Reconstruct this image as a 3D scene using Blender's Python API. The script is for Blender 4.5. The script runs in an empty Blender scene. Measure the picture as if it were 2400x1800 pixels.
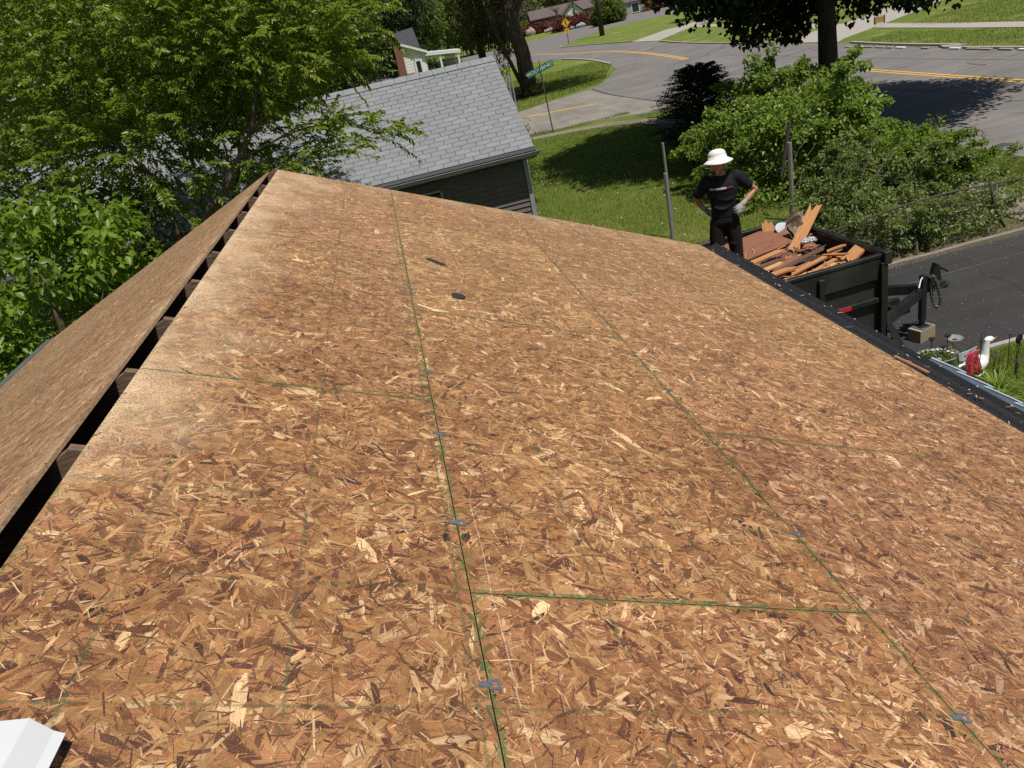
import bpy, bmesh, math, random
import numpy as np
from mathutils import Vector, Matrix
from mathutils.geometry import tessellate_polygon
PI = math.pi
rad = math.radians
random.seed(7)
rng = np.random.default_rng(11)
S = bpy.context.scene
COL = S.collection

# ------------------------------------------------------------------ camera
H = 5.15
PITCH, ROLL, YAW, FPX = 0.44262, -0.22270, 0.08500, 1783.66
PITCH, ROLL, YAW = rad(25.36), rad(-12.76), rad(4.87)
fw = Vector((math.sin(YAW) * math.cos(PITCH), math.cos(YAW) * math.cos(PITCH), -math.sin(PITCH)))
r0 = fw.cross(Vector((0, 0, 1))).normalized()
u0 = r0.cross(fw)
rr = math.cos(ROLL) * r0 + math.sin(ROLL) * u0
uu = rr.cross(fw)
cam_d = bpy.data.cameras.new('camera')
cam = bpy.data.objects.new('camera', cam_d)
COL.objects.link(cam)
cam.matrix_world = Matrix(((rr.x, uu.x, -fw.x, 0), (rr.y, uu.y, -fw.y, 0), (rr.z, uu.z, -fw.z, H), (0, 0, 0, 1)))
cam_d.sensor_width = 36
cam_d.lens = FPX / 2400 * 36
cam_d.clip_start = 0.05
cam_d.clip_end = 2000
S.camera = cam

# ------------------------------------------------------------------ light
SUN = Vector((0.17, -0.33, 0.93)).normalized()
w = bpy.data.worlds.new('World')
S.world = w
w.use_nodes = True
nt = w.node_tree
bg = nt.nodes['Background']
sky = nt.nodes.new('ShaderNodeTexSky')
sky.sky_type = 'NISHITA'
sky.sun_disc = False
sky.sun_elevation = math.asin(SUN.z)
sky.sun_rotation = math.atan2(SUN.x, SUN.y)
nt.links.new(sky.outputs[0], bg.inputs[0])
bg.inputs[1].default_value = 0.05
sl = bpy.data.lights.new('sun', 'SUN')
sl.energy = 4.7
sl.angle = rad(0.5)
sl.color = (1.0, 0.955, 0.89)
so = bpy.data.objects.new('sun', sl)
COL.objects.link(so)
so.rotation_euler = SUN.to_track_quat('Z', 'Y').to_euler()
so.location = (10, -20, 60)
S.view_settings.view_transform = 'Standard'
S.view_settings.look = 'None'
S.view_settings.gamma = 1
S.view_settings.use_curve_mapping = False
S.view_settings.exposure = 0.07
S.render.engine = 'CYCLES'
S.cycles.max_bounces = 6
S.cycles.transparent_max_bounces = 6
S.cycles.use_denoising = False

# ------------------------------------------------------------------ materials
def new_mat(name):
    m = bpy.data.materials.new(name)
    m.use_nodes = True
    t = m.node_tree
    return m, t, t.nodes['Principled BSDF']

def nd(t, kind, **kw):
    n = t.nodes.new('ShaderNode' + kind)
    for k, v in kw.items():
        if k.startswith('i_'):
            key = k[2:]
            key = int(key) if key.isdigit() else key.replace('_', ' ')
            n.inputs[key].default_value = v
        else:
            setattr(n, k, v)
    return n

def ramp(t, src, stops):
    r = t.nodes.new('ShaderNodeValToRGB')
    e = r.color_ramp.elements
    while len(e) < len(stops):
        e.new(0.5)
    for el, (p, c) in zip(e, stops):
        el.position = p
        el.color = (*c, 1) if len(c) == 3 else c
    t.links.new(src, r.inputs[0])
    return r.outputs[0]

def mixc(t, fac, a, b, mode='MIX'):
    m = t.nodes.new('ShaderNodeMix')
    m.data_type = 'RGBA'
    m.blend_type = mode
    for sock, v in ((m.inputs[0], fac), (m.inputs[6], a), (m.inputs[7], b)):
        if isinstance(v, bpy.types.NodeSocket):
            t.links.new(v, sock)
        elif isinstance(v, (int, float)):
            sock.default_value = v
        else:
            sock.default_value = (*v, 1)
    return m.outputs[2]

def mth(t, op, a, b=None, c=None, clamp=False):
    m = t.nodes.new('ShaderNodeMath')
    m.operation = op
    m.use_clamp = clamp
    for i, v in enumerate((a, b, c)):
        if v is None:
            continue
        if isinstance(v, bpy.types.NodeSocket):
            t.links.new(v, m.inputs[i])
        else:
            m.inputs[i].default_value = v
    return m.outputs[0]

def mrange(t, v, a, b, c=0.0, d=1.0):
    m = t.nodes.new('ShaderNodeMapRange')
    m.interpolation_type = 'SMOOTHSTEP'
    t.links.new(v, m.inputs[0])
    for i, x in enumerate((a, b, c, d)):
        m.inputs[i + 1].default_value = x
    return m.outputs[0]

def noise(t, vec, scale, detail=3, rough=0.55):
    n = nd(t, 'TexNoise', i_Scale=scale, i_Detail=detail, i_Roughness=rough)
    if vec is not None:
        t.links.new(vec, n.inputs['Vector'])
    return n.outputs['Fac']

def simple(name, c1, c2=None, scale=20, rough=0.7, bump=0.0, metallic=0.0, detail=4, spec=0.5, stretch=None, bdist=0.01, c3=None):
    m, t, b = new_mat(name)
    tc = nd(t, 'TexCoord')
    vec = tc.outputs['Object']
    if stretch:
        mp = nd(t, 'Mapping')
        mp.inputs['Scale'].default_value = stretch
        t.links.new(vec, mp.inputs[0])
        vec = mp.outputs[0]
    b.inputs['Roughness'].default_value = rough
    b.inputs['Metallic'].default_value = metallic
    b.inputs['Specular IOR Level'].default_value = spec
    if c2 is None:
        c2 = tuple(x * 0.8 for x in c1)
    n = noise(t, vec, scale, detail, 0.6)
    col = ramp(t, n, [(0.32, c2), (0.68, c1)])
    if c3 is not None:
        n2 = noise(t, vec, scale * 0.13, 2, 0.5)
        col = mixc(t, mrange(t, n2, 0.48, 0.66), col, c3)
    t.links.new(col, b.inputs['Base Color'])
    if bump:
        bp = nd(t, 'Bump', i_Strength=bump, i_Distance=bdist)
        t.links.new(n, bp.inputs['Height'])
        t.links.new(bp.outputs[0], b.inputs['Normal'])
    return m

def leaf_mat(name, dark, light, trans=(0.2, 0.4, 0.04), tfac=0.35, rough=0.42):
    m, t, b = new_mat(name)
    at = nd(t, 'Attribute', attribute_name='tint')
    col = mixc(t, at.outputs['Fac'], dark, light)
    t.links.new(col, b.inputs['Base Color'])
    b.inputs['Roughness'].default_value = rough
    b.inputs['Specular IOR Level'].default_value = 0.35
    tr = nd(t, 'BsdfTranslucent')
    tr.inputs[0].default_value = (*trans, 1)
    mx = nd(t, 'MixShader')
    mx.inputs[0].default_value = tfac
    out = t.nodes['Material Output']
    t.links.new(b.outputs[0], mx.inputs[1])
    t.links.new(tr.outputs[0], mx.inputs[2])
    t.links.new(mx.outputs[0], out.inputs[0])
    return m

def osb_mat(name, house_uv=True, left=False):
    m, t, b = new_mat(name)
    at = nd(t, 'Attribute', attribute_name='tone')
    base = at.outputs['Color']
    uvf = nd(t, 'UVMap', uv_map='grain')
    mp = nd(t, 'Mapping')
    mp.inputs['Scale'].default_value = (12, 420, 1)
    t.links.new(uvf.outputs[0], mp.inputs[0])
    g = noise(t, mp.outputs[0], 1.0, 3, 0.6)
    col = mixc(t, 1.0, base, ramp(t, g, [(0.28, (0.52, 0.46, 0.42)), (0.5, (0.98, 0.97, 0.96)), (0.75, (1.34, 1.38, 1.42))]), 'MULTIPLY')
    ruv = nd(t, 'UVMap', uv_map='roof')
    sep = nd(t, 'SeparateXYZ')
    t.links.new(ruv.outputs[0], sep.inputs[0])
    V_, U_ = sep.outputs[0], sep.outputs[1]
    rv = ruv.outputs[0]
    # resin-dark and pale dust specks
    n1 = noise(t, rv, 260, 3, 0.7)
    col = mixc(t, mrange(t, n1, 0.56, 0.68, 0, 0.55), col, (0.62, 0.44, 0.27))
    n2 = noise(t, rv, 330, 3, 0.7)
    col = mixc(t, mrange(t, n2, 0.58, 0.70, 0, 0.6), col, (0.075, 0.035, 0.02))
    # weathering drift in tone
    n3 = noise(t, rv, 1.4, 3, 0.6)
    col = mixc(t, 1.0, col, ramp(t, n3, [(0.32, (0.80, 0.73, 0.70)), (0.68, (1.12, 1.12, 1.12))]), 'MULTIPLY')
    n3b = noise(t, rv, 14, 4, 0.7)
    col = mixc(t, 1.0, col, ramp(t, n3b, [(0.3, (0.68, 0.62, 0.58)), (0.7, (1.22, 1.21, 1.20))]), 'MULTIPLY')
    # grazing sheen painted into the colour as pale dusty speckle towards the far end
    far_sheen = mth(t, 'MULTIPLY', mrange(t, U_, 1.6, 6.5, 0.02, 0.30), mrange(t, noise(t, rv, 55, 4, 0.75), 0.42, 0.62, 0.15, 1.0))
    col = mixc(t, far_sheen, col, (0.60, 0.44, 0.255))
    # printed nail lines, 16 inch grid, dark green ink, worn
    lines = None
    for s, off, per in ((V_, 0.002 if not left else 0.05, 0.4100), (U_, 1.225, 0.4064)):
        a = mth(t, 'SUBTRACT', s, off)
        a = mth(t, 'DIVIDE', a, per)
        wv = mth(t, 'MULTIPLY', mth(t, 'SUBTRACT', noise(t, rv, 1.1, 1), 0.5), 0.012)
        a = mth(t, 'ADD', a, wv)
        fr = mth(t, 'ABSOLUTE', mth(t, 'SUBTRACT', a, mth(t, 'ROUND', a)))
        ln = mrange(t, fr, 0.006, 0.015, 1, 0)
        lines = ln if lines is None else mth(t, 'MAXIMUM', lines, ln)
    wear = mrange(t, noise(t, rv, 5, 4, 0.75), 0.32, 0.54)
    fine = mrange(t, noise(t, rv, 150, 2, 0.7), 0.36, 0.52)
    lf = mth(t, 'MULTIPLY', lines, mth(t, 'MULTIPLY', wear, fine))
    col = mixc(t, mth(t, 'MULTIPLY', lf, 0.52), col, (0.04, 0.085, 0.04))
    # green edge-seal overspray next to the panel edges
    ed = nd(t, 'Attribute', attribute_name='edge').outputs['Fac']
    ov = mth(t, 'MULTIPLY', mrange(t, ed, 0.001, 0.016, 0.9, 0), mrange(t, noise(t, rv, 30, 3, 0.7), 0.34, 0.60))
    if not left:
        ov = mth(t, 'MULTIPLY', ov, mrange(t, V_, 1.9, 2.8, 1.0, 0.3))
    col = mixc(t, ov, col, (0.025, 0.15, 0.045))
    if not left:
        # pale chalk scratch running beside the first seam
        d = mth(t, 'ABSOLUTE', mth(t, 'SUBTRACT', V_, mth(t, 'ADD', 0.507, mth(t, 'MULTIPLY', mth(t, 'SUBTRACT', noise(t, rv, 3, 3), 0.5), 0.03))))
        sc = mth(t, 'MULTIPLY', mrange(t, d, 0.0006, 0.0020, 0.5, 0), mrange(t, noise(t, rv, 25, 2), 0.38, 0.5))
        sc = mth(t, 'MULTIPLY', sc, mrange(t, U_, 2.0, 2.15, 1, 0))
        col = mixc(t, sc, col, (0.72, 0.60, 0.46))
        # sawdust swept along the cut ridge slot and the far rake
        nA = noise(t, rv, 2.1, 4, 0.65)
        nB = noise(t, rv, 130, 4, 0.85)
        dr_ = mth(t, 'ADD', V_, 0.665)
        k1 = mth(t, 'MAXIMUM', mrange(t, dr_, 0.0, 0.20, 1, 0), mrange(t, dr_, 0.0, 0.75, 0.85, 0))
        k2 = mth(t, 'MULTIPLY', mrange(t, U_, 3.6, 7.6, 0, 0.85), mrange(t, dr_, 0.15, 1.3, 1, 0))
        k3 = mth(t, 'MULTIPLY', mrange(t, U_, 6.6, 8.0, 0, 0.62), 1.0)
        k1 = mth(t, 'MULTIPLY', k1, mrange(t, U_, 1.5, 2.3, 0.1, 1.0))
        k = mth(t, 'MAXIMUM', mth(t, 'MAXIMUM', k1, k2), k3)
        thr = mth(t, 'SUBTRACT', mth(t, 'ADD', k, mth(t, 'MULTIPLY', mth(t, 'SUBTRACT', nA, 0.5), 2.0)), 0.42)
        dust = mth(t, 'MULTIPLY', mrange(t, thr, -0.25, 0.95), k)
        speck = mth(t, 'ADD', mth(t, 'MULTIPLY', dust, 0.25), mth(t, 'MULTIPLY', mth(t, 'MULTIPLY', dust, 0.95), mrange(t, nB, 0.42, 0.56)), None, True)
        col = mixc(t, speck, col, (0.70, 0.52, 0.33))
    else:
        nA = noise(t, rv, 2.1, 4, 0.65)
        dust = mth(t, 'MULTIPLY', mrange(t, V_, 0.05, 0.35, 1, 0), mrange(t, nA, 0.4, 0.6))
        col = mixc(t, mth(t, 'ADD', mth(t, 'MULTIPLY', dust, 0.4), 0.14), col, (0.6, 0.44, 0.28))
    t.links.new(col, b.inputs['Base Color'])
    b.inputs['Roughness'].default_value = 0.62
    b.inputs['Specular IOR Level'].default_value = 0.28
    bp = nd(t, 'Bump', i_Strength=0.55, i_Distance=0.0012)
    hh = mth(t, 'ADD', g, mth(t, 'MULTIPLY', n1, 1.2))
    t.links.new(hh, bp.inputs['Height'])
    t.links.new(bp.outputs[0], b.inputs['Normal'])
    return m

def grass_mat(name, c_dark, c_light, c_dry, scale=1.0, dry=0.62):
    m, t, b = new_mat(name)
    tc = nd(t, 'TexCoord')
    v = tc.outputs['Object']
    n = noise(t, v, 9 * scale, 6, 0.75)
    n2 = noise(t, v, 0.45 * scale, 3, 0.6)
    n3 = noise(t, v, 60 * scale, 4, 0.8)
    col = ramp(t, n, [(0.3, c_dark), (0.7, c_light)])
    col = mixc(t, mrange(t, n2, dry - 0.12, dry + 0.12), col, c_dry)
    col = mixc(t, 1.0, col, ramp(t, n3, [(0.3, (0.6, 0.6, 0.6)), (0.7, (1.35, 1.35, 1.35))]), 'MULTIPLY')
    t.links.new(col, b.inputs['Base Color'])
    b.inputs['Roughness'].default_value = 0.9
    b.inputs['Specular IOR Level'].default_value = 0.15
    bp = nd(t, 'Bump', i_Strength=0.9, i_Distance=0.05)
    t.links.new(mth(t, 'ADD', n, n3), bp.inputs['Height'])
    t.links.new(bp.outputs[0], b.inputs['Normal'])
    return m

def asphalt_mat(name, c1, c2, tint=None, streak=(0.25, 3, 1), cracks=0.0, speck=0.0):
    m, t, b = new_mat(name)
    tc = nd(t, 'TexCoord')
    v = tc.outputs['Object']
    n = noise(t, v, 120, 4, 0.75)
    col = ramp(t, n, [(0.3, c2), (0.7, c1)])
    mp = nd(t, 'Mapping')
    mp.inputs['Scale'].default_value = streak
    t.links.new(v, mp.inputs[0])
    n2 = noise(t, mp.outputs[0], 0.9, 4, 0.6)
    col = mixc(t, 1.0, col, ramp(t, n2, [(0.3, (0.82, 0.82, 0.83)), (0.7, (1.15, 1.14, 1.12))]), 'MULTIPLY')
    n4 = noise(t, v, 0.35, 4, 0.6)
    col = mixc(t, 1.0, col, ramp(t, n4, [(0.35, (0.86, 0.86, 0.86)), (0.65, (1.1, 1.1, 1.1))]), 'MULTIPLY')
    if cracks:
        vo = nd(t, 'TexVoronoi', feature='DISTANCE_TO_EDGE', i_Scale=0.28)
        wp = mixc(t, 0.12, v, nd(t, 'TexNoise', i_Scale=2.0, i_Detail=5).outputs['Color'])
        t.links.new(wp, vo.inputs['Vector'])
        ck = mrange(t, vo.outputs['Distance'], 0.0015, 0.004, cracks, 0)
        ck = mth(t, 'MULTIPLY', ck, mrange(t, noise(t, v, 0.5, 2), 0.5, 0.56))
        col = mixc(t, ck, col, (0.02, 0.02, 0.02))
    if speck:
        n5 = noise(t, v, 38, 2, 0.5)
        col = mixc(t, mrange(t, n5, 0.72, 0.77, 0, speck), col, (0.42, 0.39, 0.36))
        n6 = noise(t, v, 2.6, 6, 0.8)
        col = mixc(t, mrange(t, n6, 0.62, 0.74, 0, 0.35), col, (0.17, 0.155, 0.14))
    t.links.new(col, b.inputs['Base Color'])
    b.inputs['Roughness'].default_value = 0.85
    b.inputs['Specular IOR Level'].default_value = 0.3
    bp = nd(t, 'Bump', i_Strength=0.4, i_Distance=0.006)
    t.links.new(n, bp.inputs['Height'])
    t.links.new(bp.outputs[0], b.inputs['Normal'])
    return m

M = {}
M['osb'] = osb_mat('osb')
M['osb_left'] = osb_mat('osb_left', left=True)
M['osb_edge'] = simple('osb_edge', (0.40, 0.26, 0.15), (0.22, 0.12, 0.06), 90, 0.8)
M['green_edge'] = simple('green_edge', (0.02, 0.10, 0.035), (0.012, 0.05, 0.02), 60, 0.6)
M['rafter'] = simple('rafter', (0.20, 0.125, 0.085), (0.09, 0.05, 0.03), 14, 0.85, 0.3, stretch=(1, 8, 8))
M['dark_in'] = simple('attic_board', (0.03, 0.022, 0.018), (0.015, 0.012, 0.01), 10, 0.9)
M['clip'] = simple('clip', (0.20, 0.225, 0.25), (0.13, 0.15, 0.17), 60, 0.45, metallic=0.4)
M['gutter'] = simple('gutter', (0.017, 0.018, 0.021), (0.010, 0.011, 0.013), 12, 0.42, c3=(0.03, 0.03, 0.031))
M['mesh_wire'] = simple('mesh_wire', (0.06, 0.06, 0.068), (0.03, 0.03, 0.034), 50, 0.5, metallic=0.3)
M['white_metal'] = simple('white_metal', (0.66, 0.67, 0.69), (0.60, 0.61, 0.63), 6, 0.35)
M['house_side'] = simple('house_side', (0.32, 0.31, 0.29), (0.27, 0.26, 0.25), 8, 0.8)
M['grey_metal'] = simple('grey_metal', (0.16, 0.19, 0.2), (0.11, 0.13, 0.14), 8, 0.45, metallic=0.3)
M['lawn'] = grass_mat('lawn', (0.070, 0.108, 0.018), (0.20, 0.255, 0.046), (0.26, 0.25, 0.085), 1.0, 0.60)
M['blade'] = leaf_mat('blade', (0.14, 0.19, 0.024), (0.31, 0.36, 0.075), (0.24, 0.34, 0.04), 0.35, 0.6)
M['road'] = asphalt_mat('road', (0.205, 0.19, 0.18), (0.14, 0.13, 0.124), cracks=0.75)
M['road_new'] = asphalt_mat('road_new', (0.255, 0.235, 0.20), (0.18, 0.165, 0.142), streak=(2.0, 0.4, 1), cracks=0.3)
M['drive'] = asphalt_mat('drive', (0.052, 0.050, 0.049), (0.028, 0.0275, 0.027), cracks=0.6, speck=0.9)
M['drive_line'] = simple('drive_line', (0.11, 0.105, 0.098), (0.05, 0.048, 0.046), 6, 0.9)
M['old_concrete'] = simple('old_concrete', (0.25, 0.215, 0.175), (0.15, 0.125, 0.095), 22, 0.95, 0.5, c3=(0.19, 0.165, 0.11))
M['concrete'] = simple('concrete', (0.40, 0.37, 0.32), (0.28, 0.255, 0.22), 30, 0.9, 0.3, c3=(0.33, 0.30, 0.26))
M['paint_y'] = simple('paint_yellow', (0.70, 0.42, 0.05), (0.60, 0.36, 0.06), 12, 0.7, c3=(0.52, 0.33, 0.08))
M['bark'] = simple('bark', (0.085, 0.07, 0.055), (0.025, 0.02, 0.016), 10, 0.95, 1.0, stretch=(4, 4, 0.7), bdist=0.06)
M['bark_grey'] = simple('bark_grey', (0.16, 0.125, 0.10), (0.045, 0.034, 0.027), 7, 0.95, 1.0, stretch=(5, 5, 0.5), bdist=0.08)
M['twig'] = simple('twig', (0.16, 0.12, 0.085), (0.09, 0.065, 0.045), 10, 0.85)
M['leaf_narrow'] = leaf_mat('leaf_narrow', (0.078, 0.115, 0.014), (0.235, 0.29, 0.044), (0.34, 0.46, 0.04), 0.40, 0.32)
M['leaf_lime'] = leaf_mat('leaf_lime', (0.080, 0.135, 0.012), (0.20, 0.28, 0.030), (0.30, 0.46, 0.04), 0.38, 0.42)
M['leaf_mid'] = leaf_mat('leaf_mid', (0.042, 0.074, 0.012), (0.120, 0.170, 0.028), (0.22, 0.33, 0.04), 0.33, 0.45)
M['leaf_maple'] = leaf_mat('leaf_maple', (0.014, 0.036, 0.008), (0.034, 0.065, 0.014), (0.035, 0.085, 0.012), 0.2, 0.5)
M['leaf_dark'] = leaf_mat('leaf_dark', (0.016, 0.034, 0.010), (0.045, 0.075, 0.020), (0.05, 0.11, 0.02), 0.2, 0.55)
M['leaf_brown'] = leaf_mat('leaf_brown', (0.055, 0.055, 0.022), (0.14, 0.125, 0.055), (0.16, 0.16, 0.05), 0.25, 0.6)
M['leaf_bush'] = leaf_mat('leaf_bush', (0.090, 0.135, 0.020), (0.26, 0.34, 0.062), (0.30, 0.46, 0.06), 0.36, 0.40)
M['leaf_sparse'] = leaf_mat('leaf_sparse', (0.085, 0.115, 0.028), (0.225, 0.27, 0.085), (0.28, 0.38, 0.07), 0.33, 0.40)
M['leaf_yew'] = leaf_mat('leaf_yew', (0.014, 0.026, 0.010), (0.045, 0.070, 0.026), (0.012, 0.03, 0.01), 0.08, 0.7)
M['leaf_red'] = leaf_mat('leaf_red', (0.10, 0.030, 0.022), (0.20, 0.07, 0.045), (0.2, 0.05, 0.03), 0.2, 0.6)
M['leaf_blade'] = leaf_mat('leaf_blade', (0.10, 0.17, 0.022), (0.30, 0.36, 0.07), (0.35, 0.5, 0.06), 0.3, 0.45)
M['wood_post'] = simple('weathered_wood', (0.27, 0.25, 0.225), (0.15, 0.135, 0.12), 14, 0.9, 0.4, stretch=(6, 6, 0.6))
M['black_paint'] = simple('black_paint', (0.020, 0.021, 0.022), (0.010, 0.0105, 0.011), 9, 0.36, c3=(0.034, 0.033, 0.032))
M['black_rough'] = simple('black_rough', (0.028, 0.027, 0.026), (0.015, 0.0145, 0.014), 25, 0.7, 0.2)
M['red_tape'] = simple('red_reflector', (0.55, 0.02, 0.03), (0.42, 0.015, 0.02), 30, 0.35)
M['skin'] = simple('skin', (0.40, 0.19, 0.12), (0.34, 0.155, 0.095), 30, 0.55)
M['shirt'] = simple('shirt', (0.0075, 0.009, 0.015), (0.005, 0.006, 0.010), 40, 0.8, spec=.25)
M['pants'] = simple('pants', (0.016, 0.0125, 0.011), (0.010, 0.008, 0.007), 40, 0.9, spec=.2)
M['hat'] = simple('hat', (0.78, 0.765, 0.74), (0.66, 0.645, 0.62), 30, 0.9, 0.2)
M['glove'] = simple('glove', (0.36, 0.35, 0.34), (0.25, 0.245, 0.24), 60, 0.9)
M['hair'] = simple('hair', (0.015, 0.010, 0.008), (0.01, 0.007, 0.006), 30, 0.6)
M['stripe_w'] = simple('stripe_white', (0.7, 0.7, 0.72), None, 30, 0.8)
M['stripe_r'] = simple('stripe_red', (0.25, 0.02, 0.04), None, 30, 0.8)
M['stripe_b'] = simple('stripe_grey', (0.42, 0.45, 0.50), None, 30, 0.8)
M['brick_far'] = simple('brick_far', (0.25, 0.10, 0.07), (0.18, 0.075, 0.055), 6, 0.9)
M['white_far'] = simple('white_far', (0.78, 0.78, 0.76), (0.68, 0.68, 0.67), 4, 0.7)
M['roof_dark'] = simple('roof_dark', (0.055, 0.056, 0.065), (0.035, 0.036, 0.042), 4, 0.9)
M['glass_dark'] = simple('glass_dark', (0.02, 0.025, 0.03), (0.012, 0.015, 0.018), 3, 0.12)

# ------------------------------------------------------------------ object helpers
def props(o, label=None, cat=None, group=None, kind=None):
    if label: o['label'] = label
    if cat: o['category'] = cat
    if group: o['group'] = group
    if kind: o['kind'] = kind
    return o

def thing(name, label, cat, loc=(0, 0, 0), rz=0.0, group=None):
    o = bpy.data.objects.new(name, None)
    COL.objects.link(o)
    o.empty_display_size = 0.2
    o.location = loc
    o.rotation_euler = (0, 0, rz)
    return props(o, label, cat, group)

def origin_of(o):
    v = Vector((0, 0, 0))
    while o is not None:
        v += o.location
        o = o.parent
    return v

def link(name, me, parent=None):
    o = bpy.data.objects.new(name, me)
    COL.objects.link(o)
    if parent is not None:
        o.parent = parent
    return o

class MB:
    """collects vertices and faces for one mesh object"""
    def __init__(self):
        self.v, self.f, self.m = [], [], []
        self.mi = 0
    def add(self, vs, fs, mi=None):
        b = len(self.v)
        self.v += [tuple(x) for x in vs]
        self.f += [tuple(b + i for i in f) for f in fs]
        self.m += [self.mi if mi is None else mi] * len(fs)
        return self
    def box(self, c, s, R=None, mi=None):
        hx, hy, hz = s[0] / 2, s[1] / 2, s[2] / 2
        vs = [Vector((x, y, z)) for x in (-hx, hx) for y in (-hy, hy) for z in (-hz, hz)]
        if R is not None:
            vs = [R @ v for v in vs]
        c = Vector(c)
        return self.add([v + c for v in vs], [(0, 1, 3, 2), (4, 6, 7, 5), (0, 4, 5, 1), (2, 3, 7, 6), (0, 2, 6, 4), (1, 5, 7, 3)], mi)
    def bar(self, a, b, w_, h_, up=(0, 0, 1), mi=None):
        a, b = Vector(a), Vector(b)
        d = (b - a)
        L = d.length
        d.normalize()
        up = Vector(up)
        if abs(d.dot(up)) > 0.97:
            up = Vector((0, 1, 0))
        s = d.cross(up).normalized()
        u_ = s.cross(d)
        R = Matrix((d, s, u_)).transposed()
        return self.box((a + b) / 2, (L, w_, h_), R, mi)
    def tube(self, pts, r, n=8, mi=None, cap=True):
        pts = [Vector(p) for p in pts]
        rs = r if isinstance(r, (list, tuple)) else [r] * len(pts)
        vs, fs = [], []
        prev = None
        for i, p in enumerate(pts):
            d = (pts[min(i + 1, len(pts) - 1)] - pts[max(i - 1, 0)])
            if d.length < 1e-9:
                d = Vector((0, 0, 1))
            d.normalize()
            if prev is None:
                a = d.orthogonal().normalized()
            else:
                a = (prev - d * prev.dot(d))
                a = a.normalized() if a.length > 1e-6 else d.orthogonal().normalized()
            prev = a
            b = d.cross(a)
            for k in range(n):
                t = 2 * PI * k / n
                vs.append(p + (a * math.cos(t) + b * math.sin(t)) * rs[i])
        for i in range(len(pts) - 1):
            for k in range(n):
                k2 = (k + 1) % n
                fs.append((i * n + k, i * n + k2, (i + 1) * n + k2, (i + 1) * n + k))
        if cap:
            fs.append(tuple(range(n))[::-1])
            fs.append(tuple((len(pts) - 1) * n + k for k in range(n)))
        return self.add(vs, fs, mi)
    def ell(self, c, r, seg=12, rings=8, R=None, mi=None):
        vs, fs = [], []
        for i in range(rings + 1):
            th = PI * i / rings
            for k in range(seg):
                ph = 2 * PI * k / seg
                v = Vector((r[0] * math.sin(th) * math.cos(ph), r[1] * math.sin(th) * math.sin(ph), r[2] * math.cos(th)))
                if R is not None:
                    v = R @ v
                vs.append(v + Vector(c))
        for i in range(rings):
            for k in range(seg):
                k2 = (k + 1) % seg
                fs.append((i * seg + k, (i + 1) * seg + k, (i + 1) * seg + k2, i * seg + k2))
        return self.add(vs, fs, mi)
    def prism(self, poly, ext, mi=None):
        """poly: list of 3d points, ext: extrusion vector"""
        n = len(poly)
        e = Vector(ext)
        vs = [Vector(p) for p in poly] + [Vector(p) + e for p in poly]
        fs = [tuple(range(n))[::-1], tuple(range(n, 2 * n))] + [(i, (i + 1) % n, n + (i + 1) % n, n + i) for i in range(n)]
        return self.add(vs, fs, mi)
    def build(self, name, mat, parent=None, at=None, smooth=False, world=True, bevel=0, fix=True):
        """at: origin of a top-level mesh; with a parent the mesh is written relative to it"""
        if at is not None:
            o0 = Vector(at)
        elif parent is not None and world:
            o0 = origin_of(parent)
        else:
            o0 = Vector((0, 0, 0))
        me = bpy.data.meshes.new(name)
        me.from_pydata([tuple(Vector(v) - o0) for v in self.v], [], self.f)
        mats = mat if isinstance(mat, (list, tuple)) else [mat]
        for m in mats:
            me.materials.append(M[m] if isinstance(m, str) else m)
        if len(mats) > 1:
            me.polygons.foreach_set('material_index', self.m)
        if fix:
            bm = bmesh.new()
            bm.from_mesh(me)
            bmesh.ops.recalc_face_normals(bm, faces=bm.faces)
            bm.to_mesh(me)
            bm.free()
        if smooth:
            me.polygons.foreach_set('use_smooth', [True] * len(me.polygons))
        me.update()
        o = link(name, me, parent)
        if at is not None:
            o.location = at
        if bevel:
            bv = o.modifiers.new('bevel', 'BEVEL')
            bv.width = bevel
            bv.segments = 1
            bv.limit_method = 'ANGLE'
        return o

def sheet(name, poly, z, mat, label=None, kind='structure', thick=0.0, parent=None):
    """flat polygon in the ground, with an optional real edge of given height"""
    vs = [Vector((p[0], p[1], z)) for p in poly]
    tris = tessellate_polygon([vs])
    fs = [tuple(t) for t in tris]
    if thick:
        n = len(vs)
        vs = vs + [v - Vector((0, 0, thick)) for v in vs]
        fs += [(i, (i + 1) % n, n + (i + 1) % n, n + i) for i in range(n)]
    m = MB().add(vs, fs)
    o = m.build(name, mat)
    me = o.data
    # make sure the top faces up
    for p_ in me.polygons:
        if abs(p_.normal.z) > 0.5 and p_.normal.z < 0:
            p_.flip()
    if kind:
        o['kind'] = kind
    return o

def ribbon(path, half, z, thick=0.0):
    pts = [Vector((p[0], p[1], 0)) for p in path]
    L, Rr = [], []
    for i, p in enumerate(pts):
        d = (pts[min(i + 1, len(pts) - 1)] - pts[max(i - 1, 0)]).normalized()
        s = Vector((-d.y, d.x, 0)) * half
        L.append(p + s)
        Rr.append(p - s)
    return [(q.x, q.y) for q in L] + [(q.x, q.y) for q in reversed(Rr)]

def smooth_path(pts, k=6):
    out = []
    n = len(pts)
    P = [np.array(p, float) for p in pts]
    for i in range(n - 1):
        p0, p1, p2, p3 = P[max(i - 1, 0)], P[i], P[i + 1], P[min(i + 2, n - 1)]
        for j in range(k):
            t = j / k
            q = 0.5 * ((2 * p1) + (-p0 + p2) * t + (2 * p0 - 5 * p1 + 4 * p2 - p3) * t * t + (-p0 + 3 * p1 - 3 * p2 + p3) * t ** 3)
            out.append(tuple(q))
    out.append(tuple(P[-1]))
    return out

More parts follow.
